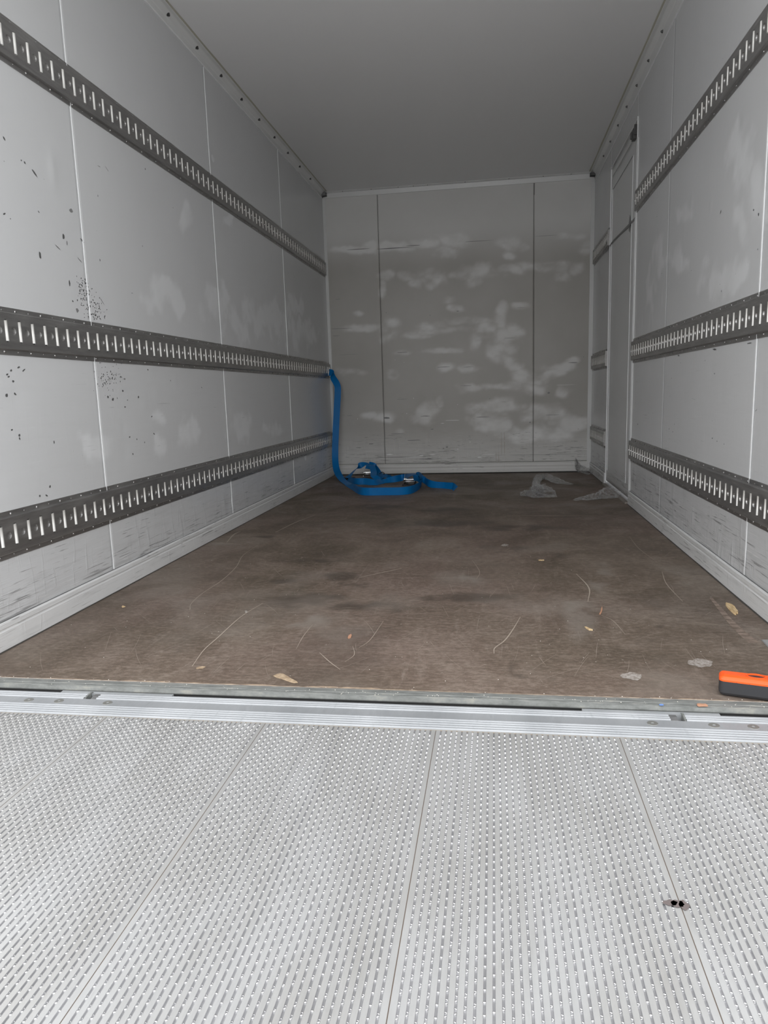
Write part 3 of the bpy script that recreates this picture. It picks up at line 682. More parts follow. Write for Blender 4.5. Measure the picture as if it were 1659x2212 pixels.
for i in range(90):
    decal(mL, 'L', 234 + r_.gauss(0, 14), 812 + r_.gauss(0, 17), r_.uniform(.0012, .0035), r_.uniform(.0012, .004), n=6, seed=i)
k2 = 1 / 2.9625
for i, (a, b_) in enumerate([(45, 500), (55, 515), (83, 545), (97, 625), (42, 633), (70, 475), (118, 455), (150, 474), (75, 855), (123, 890), (125, 910), (320, 1217), (255, 1277), (298, 1275), (785, 605), (690, 645), (722, 660), (815, 665), (800, 708),
                             (970, 770), (945, 470), (830, 900), (875, 915), (850, 1010), (1090, 540), (1290, 585), (885, 645), (985, 880), (925, 935), (345, 932), (770, 515), (798, 530)]):
    decal(mL, 'L', a * k2, 640 + b_ * k2, r_.uniform(.003, .009), r_.uniform(.002, .006), r_.uniform(-.5, .5), 8, i + 80)
tag(mL.build('rubber_scuffs', M_MARK, WL), kind='stuff'); tag(mLg.build('grey_scuffs', M_MARKG, WL), kind='stuff')
mR = MB(); k = 1 / 3.96
for i, (a, b_, r1, r2, rt) in enumerate([(1255, 230, .018, .006, -.7), (1580, 250, .010, .009, 0), (1537, 211, .008, .005, 0), (1573, 550, .006, .005, 0), (1263, 907, .006, .008, 0), (1005, 730, .006, .005, 0), (750, 755, .01, .004, 0),
                                         (710, 268, .01, .004, 0), (1205, 1405, .045, .006, .1), (1500, 1352, .05, .003, 0), (895, 1458, .035, .005, .1), (1203, 1612, .012, .005, 0), (833, 1652, .01, .003, 0), (1123, 1500, .006, .005, 0),
                                         (912, 1520, .007, .004, 0), (528, 1862, .008, .006, 0), (1250, 848, .004, .004, 0), (1560, 1925, .02, .002, -.4), (815, 2085, .012, .006, 0), (845, 2110, .012, .005, 0), (1185, 2165, .014, .006, 0),
                                         (1225, 2190, .01, .004, 0), (545, 2045, .02, .008, 0), (860, 2045, .01, .004, 0), (1285, 2215, .008, .004, 0)]): decal(mR, 'R', 1240 + a * k, 400 + b_ * k, r1, r2, rt, seed=i + 1)
tag(mR.build('rubber_scuffs', M_MARK, WR), kind='stuff')
mBk = MB(); mBw = MB(); mBr = MB(); k = 1 / 2.592
for i, (a, b_, L_, h_) in enumerate([(440, 405, 90, 4), (250, 410, 70, 3), (550, 390, 40, 3), (910, 365, 70, 2), (150, 855, 60, 2), (120, 895, 20, 2), (490, 988, 35, 3), (1090, 908, 30, 2), (720, 1070, 30, 3), (860, 1070, 25, 2), (850, 1175, 35, 2), (1450, 1045, 25, 3),
                                    (800, 757, 8, 3), (400, 767, 4, 4), (645, 780, 5, 2), (740, 1518, 12, 8), (720, 1525, 6, 6), (460, 1444, 35, 3), (657, 1418, 10, 3), (440, 1575, 130, 3), (405, 1355, 18, 8), (485, 1250, 35, 2), (195, 1342, 15, 2),
                                    (1330, 1338, 40, 2), (1230, 335, 1, 1), (1150, 738, 30, 1.5), (1310, 1215, 10, 10), (980, 1248, 4, 4), (317, 1500, 14, 5), (935, 1350, 40, 3), (620, 1345, 30, 3), (1540, 745, 4, 10), (1540, 770, 6, 4), (1505, 1013, 4, 3),
                                    (205, 1590, 3, 3), (245, 1522, 15, 3), (1475, 1417, 3, 5), (1270, 1560, 250, 1.5), (130, 690, 15, 1.5), (190, 1000, 60, 1.2), (1290, 335, 60, 1.2), (645, 1585, 60, 5), (1205, 1380, 10, 6), (560, 1480, 40, 3)]):
    decal(mBk, 'B', 680 + a * k, 380 + b_ * k, L_ * k / 223.2, h_ * k / 223.2, 0, 10, i)
for i, (a, b_, L_, h_) in enumerate([(775, 1368, 55, 1.6), (715, 1385, 10, 1.6), (540, 1575, 60, 2.4), (420, 1560, 18, 5), (800, 1280, 3, 3), (553, 1245, 2, 8), (500, 1045, 3, 2), (450, 1030, 4, 2), (600, 1565, 14, 4), (660, 1560, 18, 3), (730, 1590, 40, 1.6),
                                    (920, 1575, 14, 4), (850, 1595, 60, 1.5), (980, 1560, 40, 1.5), (490, 1595, 6, 6), (800, 1530, 8, 4), (870, 1490, 4, 7), (1400, 1170, 60, 1), (640, 1270, 2, 2), (240, 1360, 2, 8), (515, 1330, 4, 4)]):
    decal(mBw, 'B', 680 + a * k, 380 + b_ * k, L_ * k / 223.2, h_ * k / 223.2, 0, 8, i + 50)
for x0, y0, x1, y1, w in [(1045, 1345, 1045, 1655, 1.3), (1062, 1345, 1062, 1655, 1.6), (1045, 1345, 1090, 1345, 1.0), (1015, 1495, 1015, 1650, 1.2), (1030, 1500, 1030, 1650, 1.2)]:
    decal(mBr, 'B', 680 + (x0 + x1) / 2 * k, 380 + (y0 + y1) / 2 * k, max(w, abs(x1 - x0) / 2) * k / 223.2, max(w, abs(y1 - y0) / 2) * k / 223.2, 0, 8, 3)
tag(mBk.build('dark_scuffs', M_MARKG, WB), kind='stuff'); tag(mBw.build('bright_scratches', M_WSCR, WB), kind='stuff'); tag(mBr.build('brown_runs', M_RUST, WB), kind='stuff')
joint('open_joint', WB, M_MARK, (1.9395, D - .0016, 2.50), (1.9455, D + .003, 2.60))

# ------------------------------------------------------------------ lashing rails
PITCH = 0.0687
def rail_cell():
    """front sheet of one pitch: rectangle p x 0.115 with a round-ended slot cut out and a round dimple; returns verts2d, tris, slot loop, hole loop"""
    p = PITCH; hh = 0.0572
    cut = []
    sl = []      # slot 17 x 74 mm, corner radius 5
    hw, hl, r = .0086, .0365, .006
    for cx, cz, a0 in ((hw - r, hl - r, 0), (-hw + r, hl - r, 90), (-hw + r, -hl + r, 180), (hw - r, -hl + r, 270)):
        for k_ in range(4): a = math.radians(a0 + 30 * k_); sl.append((cx + r * math.cos(a) - p / 4, cz + r * math.sin(a)))
    ho = [(p / 4 + .0122 * math.cos(2 * math.pi * i / 14), .0122 * math.sin(2 * math.pi * i / 14)) for i in range(14)]
    out = [(-p / 2, -hh), (p / 2, -hh), (p / 2, hh), (-p / 2, hh)]
    V = [Vector(q_) for q_ in out + sl + ho]
    E = [(i, (i + 1) % 4) for i in range(4)] + [(4 + i, 4 + (i + 1) % 16) for i in range(16)] + [(20 + i, 20 + (i + 1) % 14) for i in range(14)]
    vv, ee, ff, *_ = geometry.delaunay_2d_cdt(V, E, [], 0, 1e-6)
    def inside(pt, loop):
        c = False
        for i in range(len(loop)):
            x1, y1 = loop[i]; x2, y2 = loop[i - 1]
            if (y1 > pt[1]) != (y2 > pt[1]) and pt[0] < (x2 - x1) * (pt[1] - y1) / (y2 - y1) + x1: c = not c
        return c
    tris = []
    for f in ff:
        c = sum((vv[i] for i in f), Vector((0, 0))) / len(f)
        if not inside(c, sl) and not inside(c, ho): tris.append(tuple(f))
    vv = [tuple(q_) for q_ in vv]
    find = lambda pt: min(range(len(vv)), key=lambda i: (vv[i][0] - pt[0]) ** 2 + (vv[i][1] - pt[1]) ** 2)
    return vv, tris, [find(q_) for q_ in sl], [find(q_) for q_ in ho], p
CELL = rail_cell()
GL = 'lashing rails along the left wall'; GR = 'lashing rails along the right wall'
ROD_ME = None; RIV_ME = None
def rail(side, y0, y1, phase, zb, zt, label):
    """side 0 left / 1 right; slots at phase + k*PITCH"""
    global ROD_ME
    s = 1 if side == 0 else -1
    zc = (zb + zt) / 2; root = empty('lashing_rail', (0 if side == 0 else W, y0, zc))
    HT = 0.0135; vv, tris, sl, ho, p = CELL
    k0 = math.ceil((y0 + PITCH * .3 - phase) / PITCH); k1 = math.floor((y1 - PITCH * .3 - phase) / PITCH)
    vs = []; fs = []; mi = []
    def add(v, f, m_=0):
        n = len(vs); vs.extend(v); fs.extend([tuple(i + n for i in q_) for q_ in f]); mi.extend([m_] * len(f))
    X = lambda h: s * h
    fl = (lambda f: f[::-1]) if s > 0 else (lambda f: f)
    for k_ in range(k0, k1 + 1):
        cy = phase + k_ * PITCH + p / 4 - y0
        add([(X(HT), cy + a, b_) for a, b_ in vv], [fl(t_) for t_ in tris])
        for loop, depth in ((sl, .0035), (ho, .0040)):
            n = len(loop)
            q0 = (p / 4, 0) if loop is ho else (-p / 4, 0); k9 = .88 if loop is ho else .97
            low = [(X(HT - depth), cy + q0[0] + (vv[i][0] - q0[0]) * k9, vv[i][1] * (k9 if loop is ho else .99)) for i in loop]
            add([(X(HT), cy + vv[i][0], vv[i][1]) for i in loop] + low, [fl((i, (i + 1) % n, n + (i + 1) % n, n + i)) for i in range(n)], 2 if loop is ho else 1)
            if loop is ho: add(low, [fl(tuple(range(n)))[::-1]])
    ya = phase + k0 * PITCH - p / 4 - y0; yb = phase + k1 * PITCH + 3 * p / 4 - y0; hh = .0572
    L_ = y1 - y0
    for a, b_ in ((0, ya), (yb, L_)):
        if b_ - a > .001: add([(X(HT), a, -hh), (X(HT), b_, -hh), (X(HT), b_, hh), (X(HT), a, hh)], [fl((0, 1, 2, 3))[::1]])
    # bent shoulders, flanges
    zz = (zt - zb) / 2
    for sg in (1, -1):
        prof = [(HT, hh), (HT - .002, hh + .0022), (.0045, hh + .0030), (.0030, hh + .0045), (.0026, zz), (0, zz)]
        v = []
        for yy in (0, L_):
            for h, z in prof: v.append((X(h), yy, sg * z))
        n = len(prof); f = [(i, i + 1, n + i + 1, n + i) for i in range(n - 1)]
        add(v, [(q_ if (sg * s > 0) else q_[::-1]) for q_ in f])
    # end returns
    for yy, d in ((0, 1), (L_, -1)):
        add([(X(HT), yy, -hh), (X(HT), yy, hh), (X(0), yy, hh + .003), (X(0), yy, -hh - .003)], [(0, 1, 2, 3)])
    body = mk('rail_body', vs, fs, [M_RAIL, M_EDGE, M_DIMPLE], root, mi=mi)
    # white backing bar in each slot
    if ROD_ME is None:
        prof = [(-.0075, 0), (-.0068, .0050), (-.0042, .0088), (0, .0100), (.0042, .0088), (.0068, .0050), (.0075, 0)]
        rv = [(h, a, z) for z in (-.0325, .0325) for a, h in prof]; n = len(prof)
        rf = [(i, i + 1, n + i + 1, n + i) for i in range(n - 1)] + [tuple(range(n)), tuple(range(2 * n - 1, n - 1, -1))]
        ROD_ME = bpy.data.meshes.new('slot_insert'); ROD_ME.from_pydata(rv, [], rf); ROD_ME.materials.append(M_ROD)
        ROD_ME.polygons.foreach_set('use_smooth', [len(q_) == 4 for q_ in rf])
    for k_ in range(k0, k1 + 1):
        o = link('slot_insert', ROD_ME, None, root); o.location = (X(HT - .0072), phase + k_ * PITCH - y0, 0); o.scale = (s, 1, 1)
    # rivets in the flanges: domed large ones alternate with small ones
    rb = MB()
    for sg, ph in ((1, .0), (-1, .9)):
        zf = sg * (zz - .0105)
        kk = 0; y = phase - y0 - 40 * PITCH + ph * PITCH
        while y < L_:
            if y > .012 and y < L_ - .012:
                big = kk % 2 == 1; r1 = .0052 if big else .0030
                rings = [(r1, .0026), (r1 * .8, .0044 if big else .0034), (r1 * .35, .0054 if big else .004)]
                v = []; n = 8
                for rr, h in rings: v += [(X(h), y + rr * math.cos(2 * math.pi * i / n), zf + rr * math.sin(2 * math.pi * i / n)) for i in range(n)]
                f = [(j * n + i, j * n + (i + 1) % n, (j + 1) * n + (i + 1) % n, (j + 1) * n + i) for j in range(2) for i in range(n)] + [tuple(range(2 * n, 3 * n))]
                rb.add(v, f if s > 0 else [q_[::-1] for q_ in f])
            kk += 1; y += PITCH
    tag(rb.build('rivets', M_RIVET, root, True), kind='stuff')
    tag(root, label, 'lashing rail', GL if side == 0 else GR)
    return root
zs = [(1.8886, 2.0379), (.9458, 1.0992), (.2878, .4425)]
nm = ['top', 'middle', 'lowest']
for (zb, zt), n_ in zip(zs, nm): rail(0, 1.72, 6.885, 2.1755, zb, zt, 'long slotted steel lashing rail on the left wall, %s of the three' % n_)
zs = [(1.8555, 2.0030), (.9301, 1.0842), (.2918, .4460)]
for (zb, zt), n_ in zip(zs, nm):
    rail(1, 1.72, 4.945, 2.6279, zb, zt, 'slotted steel lashing rail on the right wall before the side door, %s of the three' % n_)
    rail(1, 6.035, 6.885, 2.6279, zb, zt, 'short slotted steel lashing rail between side door and bulkhead, %s of the three' % n_)

# ------------------------------------------------------------------ rear sill
SILL = empty('rear_sill', (0, 1.76, 0)); tag(SILL, 'scuffed galvanised steel sill strip in front of the plywood floor', 'sill')
q = MB(); y = lambda a: a - 1.76
q.prism([(y(1.786), 0.0005), (y(1.768), -.0005), (y(1.767), -.0025), (y(1.765), -.0005), (y(1.757), -.0012), (y(1.7565), -.0030), (y(1.7545), -.0012), (y(1.750), -.003), (y(1.7485), -.012), (y(1.7485), -.06), (y(1.786), -.06)], 'x', 0.0, W)
q.build('sill_strip', M_GALV, SILL)
q = MB(); q.box((0, y(1.700), -.09), (W, y(1.746), -.070)); q.box((0, y(1.745), -.07), (W, y(1.7484), -.014)); q.build('gap_face', M_BLACK, SILL)

# ------------------------------------------------------------------ tail lift platform
ZP = -0.012
PL = empty('tail_lift_platform', (W / 2, 1.0, ZP)); tag(PL, 'ribbed aluminium tail lift platform in front of the open cargo box', 'tail lift')
ox, oy = W / 2, 1.0
X0, X1 = -0.05, W + 0.05
def lipseg(x0, x1, ribs_only=False):
    pass
# lip profile: front ribs (3) y 1.720..1.697, flat 1.690..1.655, ribs (5) 1.651..1.604
def lip_profile(y0, y1, ribs):
    pr = [(y0, -.012)]
    pts = [(y0, 0)]
    for c in sorted(ribs):
        pts += [(c - .0056, -.0022), (c - .0044, -.0020), (c - .0034, .0006), (c - .0018, .0020), (c + .0002, .0028), (c + .0018, .0026), (c + .0026, -.0020), (c + .0056, -.0022)]
    pts += [(y1, 0)]
    return [(a - oy, b_ ) for a, b_ in pts] + [(y1 - oy, -.012), (y0 - oy, -.012)]
def lip(name, y0, y1, ribs, spans):
    m = MB()
    for a, b_ in spans: m.prism(lip_profile(y0, y1, ribs), 'x', a - ox, b_ - ox)
    o = m.build(name, [M_LIP, M_LIPRIB], PL)
    mi = []
    for pl in o.data.polygons:
        c = pl.center; mi.append(1 if (c.z > .0004 and pl.normal.z > .2) else 0)
    o.data.polygons.foreach_set('material_index', mi)
    for pl in o.data.polygons: pl.use_smooth = False
    return o
slots = [(0.463, 0.500), (1.990, 2.027)]
lip('lip_front_ribs', 1.6925, 1.7285, [1.698, 1.7085, 1.7195], [(X0, slots[0][0]), (slots[0][1], slots[1][0]), (slots[1][1], X1)])
lip('lip_rear_ribs', 1.5965, 1.6545, [1.6035, 1.615, 1.6272, 1.639, 1.650], [(X0, X1)])
q = MB(); q.box((X0 - ox, 1.6545 - oy, -.012), (X1 - ox, 1.6925 - oy, -.0003)); q.build('lip_flat', M_LIP, PL)
for (a, b_), (c, d) in zip([(.371, .701), (1.788, 2.114)], slots):
    q = MB(); q.box((a - ox, 1.7285 - oy, -.020), (b_ - ox, 1.7440 - oy, -.0012)); q.build('hinge_block', M_LIP, PL)
for (c, d) in slots:
    m = MB(); xc = c + (.026 if c < 1 else .010)
    prof = [(1.694, -.010), (1.700, -.003), (1.712, .0005), (1.726, -.001), (1.736, -.004), (1.736, -.03), (1.694, -.03)]
    m.prism([(a - oy, b_) for a, b_ in prof], 'x', xc - .0085 - ox, xc + .0085 - ox); m.build('hinge_tongue', M_HINGE, PL)
    m = MB()
    for xx in ((c, c + .0045) if c < 1 else (d - .0045, d)),:
        m.prism([(a - oy, b_) for a, b_ in [(1.692, -.002), (1.712, .0025), (1.730, .0035), (1.738, .0), (1.738, -.02), (1.692, -.02)]], 'x', xx[0] - ox, xx[1] - ox)
    m.build('hinge_cheek', M_GALV, PL)
    m = MB(); m.box((c - .002 - ox, 1.69 - oy, -.05), (d + .002 - ox, 1.74 - oy, -.031)); m.build('slot_bottom', M_BLACK, PL)
sm = None
for x, yy in [(.314, 1.673), (.403, 1.674), (.545, 1.674), (1.944, 1.675), (2.083, 1.676), (2.170, 1.676)]:
    if sm is None:
        m = MB(); n = 24; rings = [(.0128, -.0003), (.0124, .0004), (.0040, .0005), (.0034, -.0015)]; v = []
        for rr, h in rings: v += [(rr * math.cos(2 * math.pi * i / n), rr * .95 * math.sin(2 * math.pi * i / n), h) for i in range(n)]
        m.add(v, [(j * n + i, j * n + (i + 1) % n, (j + 1) * n + (i + 1) % n, (j + 1) * n + i) for j in range(3) for i in range(n)] + [tuple(range(3 * n, 4 * n))])
        o = m.build('countersunk_screw', M_SCREW, PL); sm = o.data
    else: o = link('countersunk_screw', sm, None, PL)
    o.location = (x - ox, yy - oy, 0)
# tread planks: extrusions with 34 flat ribs each; bars across the grooves
P = 0.42215; GP = P / 34; x_first = 1.433 - 4 * P
YA, YB = 0.30, 1.595
groove_w = .0036
plank_me = None; knob_me = {}
def plank_mesh():
    m_v = []; prof = []
    z = 0.0
    prof.append((0.0009, -.006)); prof.append((0.0009, -.0003))
    for k_ in range(1, 34):
        c = k_ * GP
        prof += [(c - groove_w / 2 - .0003, 0), (c - groove_w / 2 + .0005, -.0026), (c + groove_w / 2 - .0005, -.0026), (c + groove_w / 2 + .0003, 0)]
    prof.append((P - .0009, -.0003)); prof.append((P - .0009, -.006))
    prof += [(P - .0009, -.022), (.0009, -.022)]
    prof = [((.0008 if a < .001 else P - .0008 if a > P - .001 else a), b_) for a, b_ in prof]
    m = MB(); m.prism([(a, b_) for a, b_ in prof], 'y', YA - oy, YB - oy)
    return m, len(prof)
def knobs_mesh(seed):
    """pairs of small bright ridges across each groove"""
    r2 = random.Random(seed); v = []; f = []
    sep_seq = [.0042, .0050, .0052, .0030, .0048, .0050, .0050, .0052, .0058, .0010, .0062, .0078, .0050, .0034, .0012, .0016, .0034, .0036, .0044, .0050, .0056, .0022, .0046, .0052, .0038, .0012, .0040, .0048, .0060, .0064, .0030, .0014, .0046]
    for k_ in range(1, 34):
        c = k_ * GP; sep = sep_seq[(k_ - 1 + seed * 5) % 33]; ph = r2.random() * .0203 if False else ((k_ + seed * 3) * .0063) % .0203
        y_ = YA + .004 + ph
        while y_ < YB - .008:
            for sg in ((-1, 1) if sep > .002 else (0,)):
                yc = y_ + sg * sep / 2 - oy; w = groove_w / 2 + .0001; hl = .00125 if sg else .0018
                n = len(v); sk = .00045 * sg; hl = .00105 if sg else .0014; w = groove_w / 2 - .0004
                for q_ in range(6):
                    ph_ = math.pi * q_ / 5; yy = yc - hl * math.cos(ph_); zz_ = -.0026 + .0025 * math.sin(ph_)
                    v += [(c - w, yy + sk, zz_), (c + w, yy - sk, zz_)]
                f += [(n + 2 * q_, n + 2 * q_ + 1, n + 2 * q_ + 3, n + 2 * q_ + 2) for q_ in range(5)]
            y_ += .0203
    me = bpy.data.meshes.new('tread_knobs'); me.from_pydata(v, [], f); me.materials.append(M_KNOB)
    return me
KM = [knobs_mesh(i) for i in range(3)]
for i in range(1, 7):
    q = MB(); xa = x_first + i * P - ox; q.box((xa - .0009, YA - oy, -.012), (xa + .0009, YB - oy, -.0016)); q.build('seam_dirt', M_SEAMD, PL)
for i in range(7):
    xa = x_first + i * P
    if plank_me is None:
        m, npf = plank_mesh(); o = m.build('tread_plank', [M_TREAD, M_GROOVE], PL); plank_me = o.data
        mi = [1 if (pl.center.z < -.0006 and abs(pl.normal.y) < .5 and pl.center.z > -.004) else 0 for pl in plank_me.polygons]
        plank_me.polygons.foreach_set('material_index', mi)
    else: o = link('tread_plank', plank_me, None, PL)
    o.location = (xa - ox, 0, -.0008)
    kq = link('tread_knobs', KM[i % 3], None, o); kq['kind'] = 'stuff'
m = MB(); m.box((X0 - ox, 1.5955 - oy, -.02), (X1 - ox, 1.5965 - oy, -.0008)); m.build('weld_seam', M_RUST, PL)
# stains on the platform
def stain(nm_, pxs, rx, ry, mt, seed, rot=0):
    p = atz(*pxs, ZP); o = blotch(nm_, p[0] - ox, p[1] - oy, rx, ry, mt, PL, z=.0003 - .0, seed=seed, rot=rot); return o
stain('oil_stain', (1449, 1950), .011, .007, M_OIL, 3); stain('oil_stain', (1463, 1952), .010, .010, M_OIL, 5); stain('oil_stain', (1477, 1955), .008, .012, M_OIL, 8)

# ------------------------------------------------------------------ straps
def ribbon(name, pts, parent, m, w=.062, th=.0022, sub=6):
    """pts: (pos, width dir) control points -> smooth webbing with thickness"""
    A = [np.array(p, float) for p, d in pts]; B = []
    last = None
    for p, d in pts:
        d = np.array(d, float); d /= np.linalg.norm(d)
        if last is not None and d @ last < 0: d = -d
        B.append(d); last = d
    A = smooth_pts(A, sub); B = smooth_pts(B, sub); n = len(A); vs = []; fs = []
    for i in range(n):
        T = A[min(i + 1, n - 1)] - A[max(i - 1, 0)]; T /= np.linalg.norm(T) + 1e-9
        d = B[i] - T * (B[i] @ T); d /= np.linalg.norm(d) + 1e-9; N = np.cross(T, d)
        c4 = [A[i] + d * w / 2 * a_ + N * th / 2 * b_ for a_, b_ in ((-1, 1), (1, 1), (1, -1), (-1, -1))]
        for q_ in (0, 1, 1, 2, 2, 3, 3, 0): vs.append(c4[q_])
    for i in range(n - 1):
        a = i * 8; b_ = a + 8
        for p in (0, 2, 4, 6): fs.append((a + p, a + p + 1, b_ + p + 1, b_ + p))
    fs += [(0, 2, 4, 6), tuple((n - 1) * 8 + q_ for q_ in (6, 4, 2, 0))]
    vs = [np.array((v[0], v[1], max(v[2], .0015))) for v in vs]
    pl = np.array(parent.location)
    return mk(name, [v - pl for v in vs], fs, m, parent, smooth=True)
def ratchet(parent, c, rz, s=1.0, tilt=0.0):
    """ratchet buckle: two side plates, spindle, handle with cross bar, base bar"""
    R_ = Matrix.Translation(Vector(c) - Vector(parent.location)) @ Matrix.Rotation(rz, 4, 'Z') @ Matrix.Rotation(tilt, 4, 'X')
    def fin(mb, nm_, m, par=parent, sm_=False):
        mb.v = [tuple(R_ @ (Vector(v) * s)) for v in mb.v]; return mb.build(nm_, m, par, sm_)
    body = MB()
    for x in (-.046, .043):
        body.prism([(-.075, .006), (-.07, .002), (.045, .002), (.058, .012), (.060, .030), (.050, .042), (.036, .046), (.0, .030), (-.07, .014)], 'x', x, x + .003)
    body.box((-.046, -.072, .002), (.046, -.062, .007)); body.cyl((-.055, -.066, .008), (.055, -.066, .008), .006, 10)
    body.box((-.043, -.05, .002), (.043, .04, .004))
    b0 = fin(body, 'ratchet_body', M_DKSTEEL)
    sp = MB(); sp.cyl((-.060, .040, .038), (.060, .040, .038), .0125, 16); sp.cyl((-.052, .040, .038), (-.048, .040, .038), .019, 14); sp.cyl((.048, .040, .038), (.052, .040, .038), .019, 14)
    fin(sp, 'ratchet_spindle', M_CHROME, parent, False)
    hd = MB()
    for x in (-.053, .050): hd.prism([(.02, .03), (.05, .055), (.062, .082), (.054, .086), (.034, .06), (.01, .04)], 'x', x, x + .003)
    hd.cyl((-.053, .030, .018), (.053, .030, .018), .005, 8)
    fin(hd, 'ratchet_handle', M_CHROME, parent)
    nb = MB()
    for x in (-.060, .058): nb.cyl((x, -.066, .010), (x + .002, -.066, .010), .008, 10)
    nb.cyl((-.02, -.02, .004), (-.02, -.02, .02), .007, 8)
    fin(nb, 'rivet_heads', M_CHROME, parent)
    return b0
def py(u, v, y, dz=0): p = aty(u, v, y); return (p[0], p[1], max(p[2] + dz, .002))
def pz(u, v, z): p = atz(u, v, z); return (p[0], p[1], p[2])

ST = empty('cargo_strap', (.30, 6.30, 0)); tag(ST, 'blue webbing strap hanging from the middle left rail and looping over the floor', 'strap', 'blue cargo straps')
ptsA = [((.020, 6.815, 1.003), (0, 0, 1)), ((.052, 6.800, .992), (.25, -.1, .97)), (py(719, 815, 6.78), (.75, -.25, .60)), (py(728.5, 832, 6.75), (1, -.1, .15)), (py(729.5, 850, 6.74), (1, 0, 0)), (py(728, 880, 6.74), (1, 0, 0)),
        (py(725.5, 930, 6.73), (1, 0, 0)), (py(724, 975, 6.71), (1, 0, 0)), (py(725, 1003, 6.66), (1, -.1, 0)), (py(729, 1020, 6.56), (.95, -.2, .1)), (pz(739, 1036, .022), (.8, .5, .1)), (pz(752, 1046, .008), (.55, .8, .12)),
        (pz(764, 1054, .018), (.1, .6, .7)), (pz(776, 1060, .030), (.05, .1, 1)), (pz(795, 1062, .032), (0, .0, 1)), (pz(830, 1061.5, .032), (0, -.08, 1)), (pz(865, 1061, .032), (0, -.05, 1)),
        (pz(888, 1058, .032), (0, .1, 1)), (pz(903, 1051, .032), (.1, 0, 1)), (pz(910, 1043, .034), (.1, 0, 1)), (pz(910, 1037, .042), (.2, .1, 1)), (pz(903, 1032, .058), (.3, .5, .8)), (pz(893, 1033, .055), (.6, .6, .4))]
ribbon('webbing', ptsA, ST, M_WEB)
rp = atz(885, 1048, .0)
ratchet(ST, (rp[0], rp[1] + .03, .002), -.06, 1.0, .05)
q = MB(); sx = -.30; q.add([], [])
q.tube([(.012 - .30, 6.80 - 6.30, .975), (.012 - .30, 6.80 - 6.30, 1.05)], .0045, 8); q.tube([(.020 - .30, 6.83 - 6.30, .960), (.020 - .30, 6.83 - 6.30, 1.045)], .004, 8)
q.box((.002 - .30, 6.795 - 6.30, 1.0), (.024 - .30, 6.84 - 6.30, 1.006)); tag(q.build('end_fitting', M_CHROME, ST), label='bright steel end fitting in the rail')

S2 = empty('cargo_strap', (.55, 6.45, 0)); tag(S2, 'crumpled blue strap pile with ratchet on the floor by the bulkhead', 'strap', 'blue cargo straps')
# long run from the left pile to the hump and the tail
ptsB = [(pz(752, 1037, .012), (.3, .3, .9)), (pz(768, 1040, .026), (0, .2, 1)), (pz(788, 1040, .03), (0, .3, 1)), (pz(808, 1042, .026), (0, .7, .7)), (pz(826, 1040, .020), (0, 1, .45)), (pz(842, 1037, .028), (0, .7, .8)),
        (pz(857, 1034, .036), (0, .2, 1)), (pz(872, 1031, .042), (.2, .4, .9)), (pz(884, 1028, .075), (.5, .6, .6)), (pz(894, 1026, .105), (.5, .8, .2)), (pz(903, 1026, .108), (.2, 1, .0)), (pz(911, 1031, .075), (.1, .8, .6)),
        (pz(917, 1037, .050), (-.2, .4, .9)), (pz(927, 1044, .034), (-.1, .5, .85)), (pz(940, 1047.5, .026), (0, .3, 1)), (pz(958, 1049, .024), (0, .2, 1)), (pz(972, 1050, .026), (0, .2, 1)), (pz(979, 1051, .026), (.2, .1, 1)),
        (pz(984, 1057, .014), (.3, .5, .6))]
ribbon('webbing', ptsB, S2, M_WEB, .058)
ptsC = [(py(751, 1032, 6.48), (1, 0, .15)), (py(760, 1022, 6.55), (.8, 0, .5)), (py(770, 1012, 6.6), (.75, 0, .65)), (py(780, 1004.5, 6.63), (.35, .4, .8)), (py(791, 1003, 6.63), (.1, .9, .4)), (py(797, 1007, 6.60), (.9, .2, -.3)),
        (py(795, 1013, 6.55), (1, 0, -.2))]
ribbon('webbing', ptsC, S2, M_WEB, .056)
ptsD = [(py(806, 1004, 6.68), (.8, .3, -.1)), (py(804, 1006, 6.60), (1, .2, 0)), (py(807, 1018, 6.50), (1, .2, .1)), (py(808, 1029, 6.38), (1, .3, .1)), (pz(822, 1035, .02), (.5, .8, .1)), (pz(832, 1036, .012), (.2, 1, .1))]
ribbon('webbing', ptsD, S2, M_WEB, .056)
ptsE = [(py(797, 1003.5, 6.66), (.2, .2, .9)), (py(807, 1006, 6.70), (0, .2, 1)), (py(812, 1012, 6.68), (.2, .2, 1)), (py(818, 1022, 6.60), (.8, .2, .5)), (pz(826, 1032, .03), (.8, .5, .2))]
ribbon('webbing', ptsE, S2, M_WEB, .056)
ptsF = [(pz(823, 1032, .03), (.2, .6, .6)), (pz(831, 1029, .05), (.2, .8, .4)), (pz(839, 1031, .045), (.2, .9, .1)), (pz(846, 1036, .015), (.3, .9, .2))]
ribbon('webbing', ptsF, S2, M_WEB, .056)
rp = atz(795, 1030, 0)
ratchet(S2, (rp[0] + .02, rp[1] - .05, .012), .1, .85, .0)
q = MB(); base = Vector(pz(752, 1035, .004)) - S2.location
q.tube([base + Vector(v) for v in ((-.055, .0, .006), (.055, -.01, .006), (.060, .02, .008), (-.05, .03, .008))], .006, 8); q.box(tuple(base + Vector((-.03, -.004, .0))), tuple(base + Vector((.04, .03, .012)))); tag(q.build('end_hook', M_DKSTEEL, S2), label='dark flat hook')
q = MB(); a = Vector(py(820, 1024, 6.5)) - S2.location; q.tube([a + Vector(v) for v in ((0, 0, 0), (.012, 0, .014), (.03, 0, .018), (.043, 0, .008), (.045, 0, -.01))], .004, 6); q.build('release_loop', M_DKSTEEL, S2)

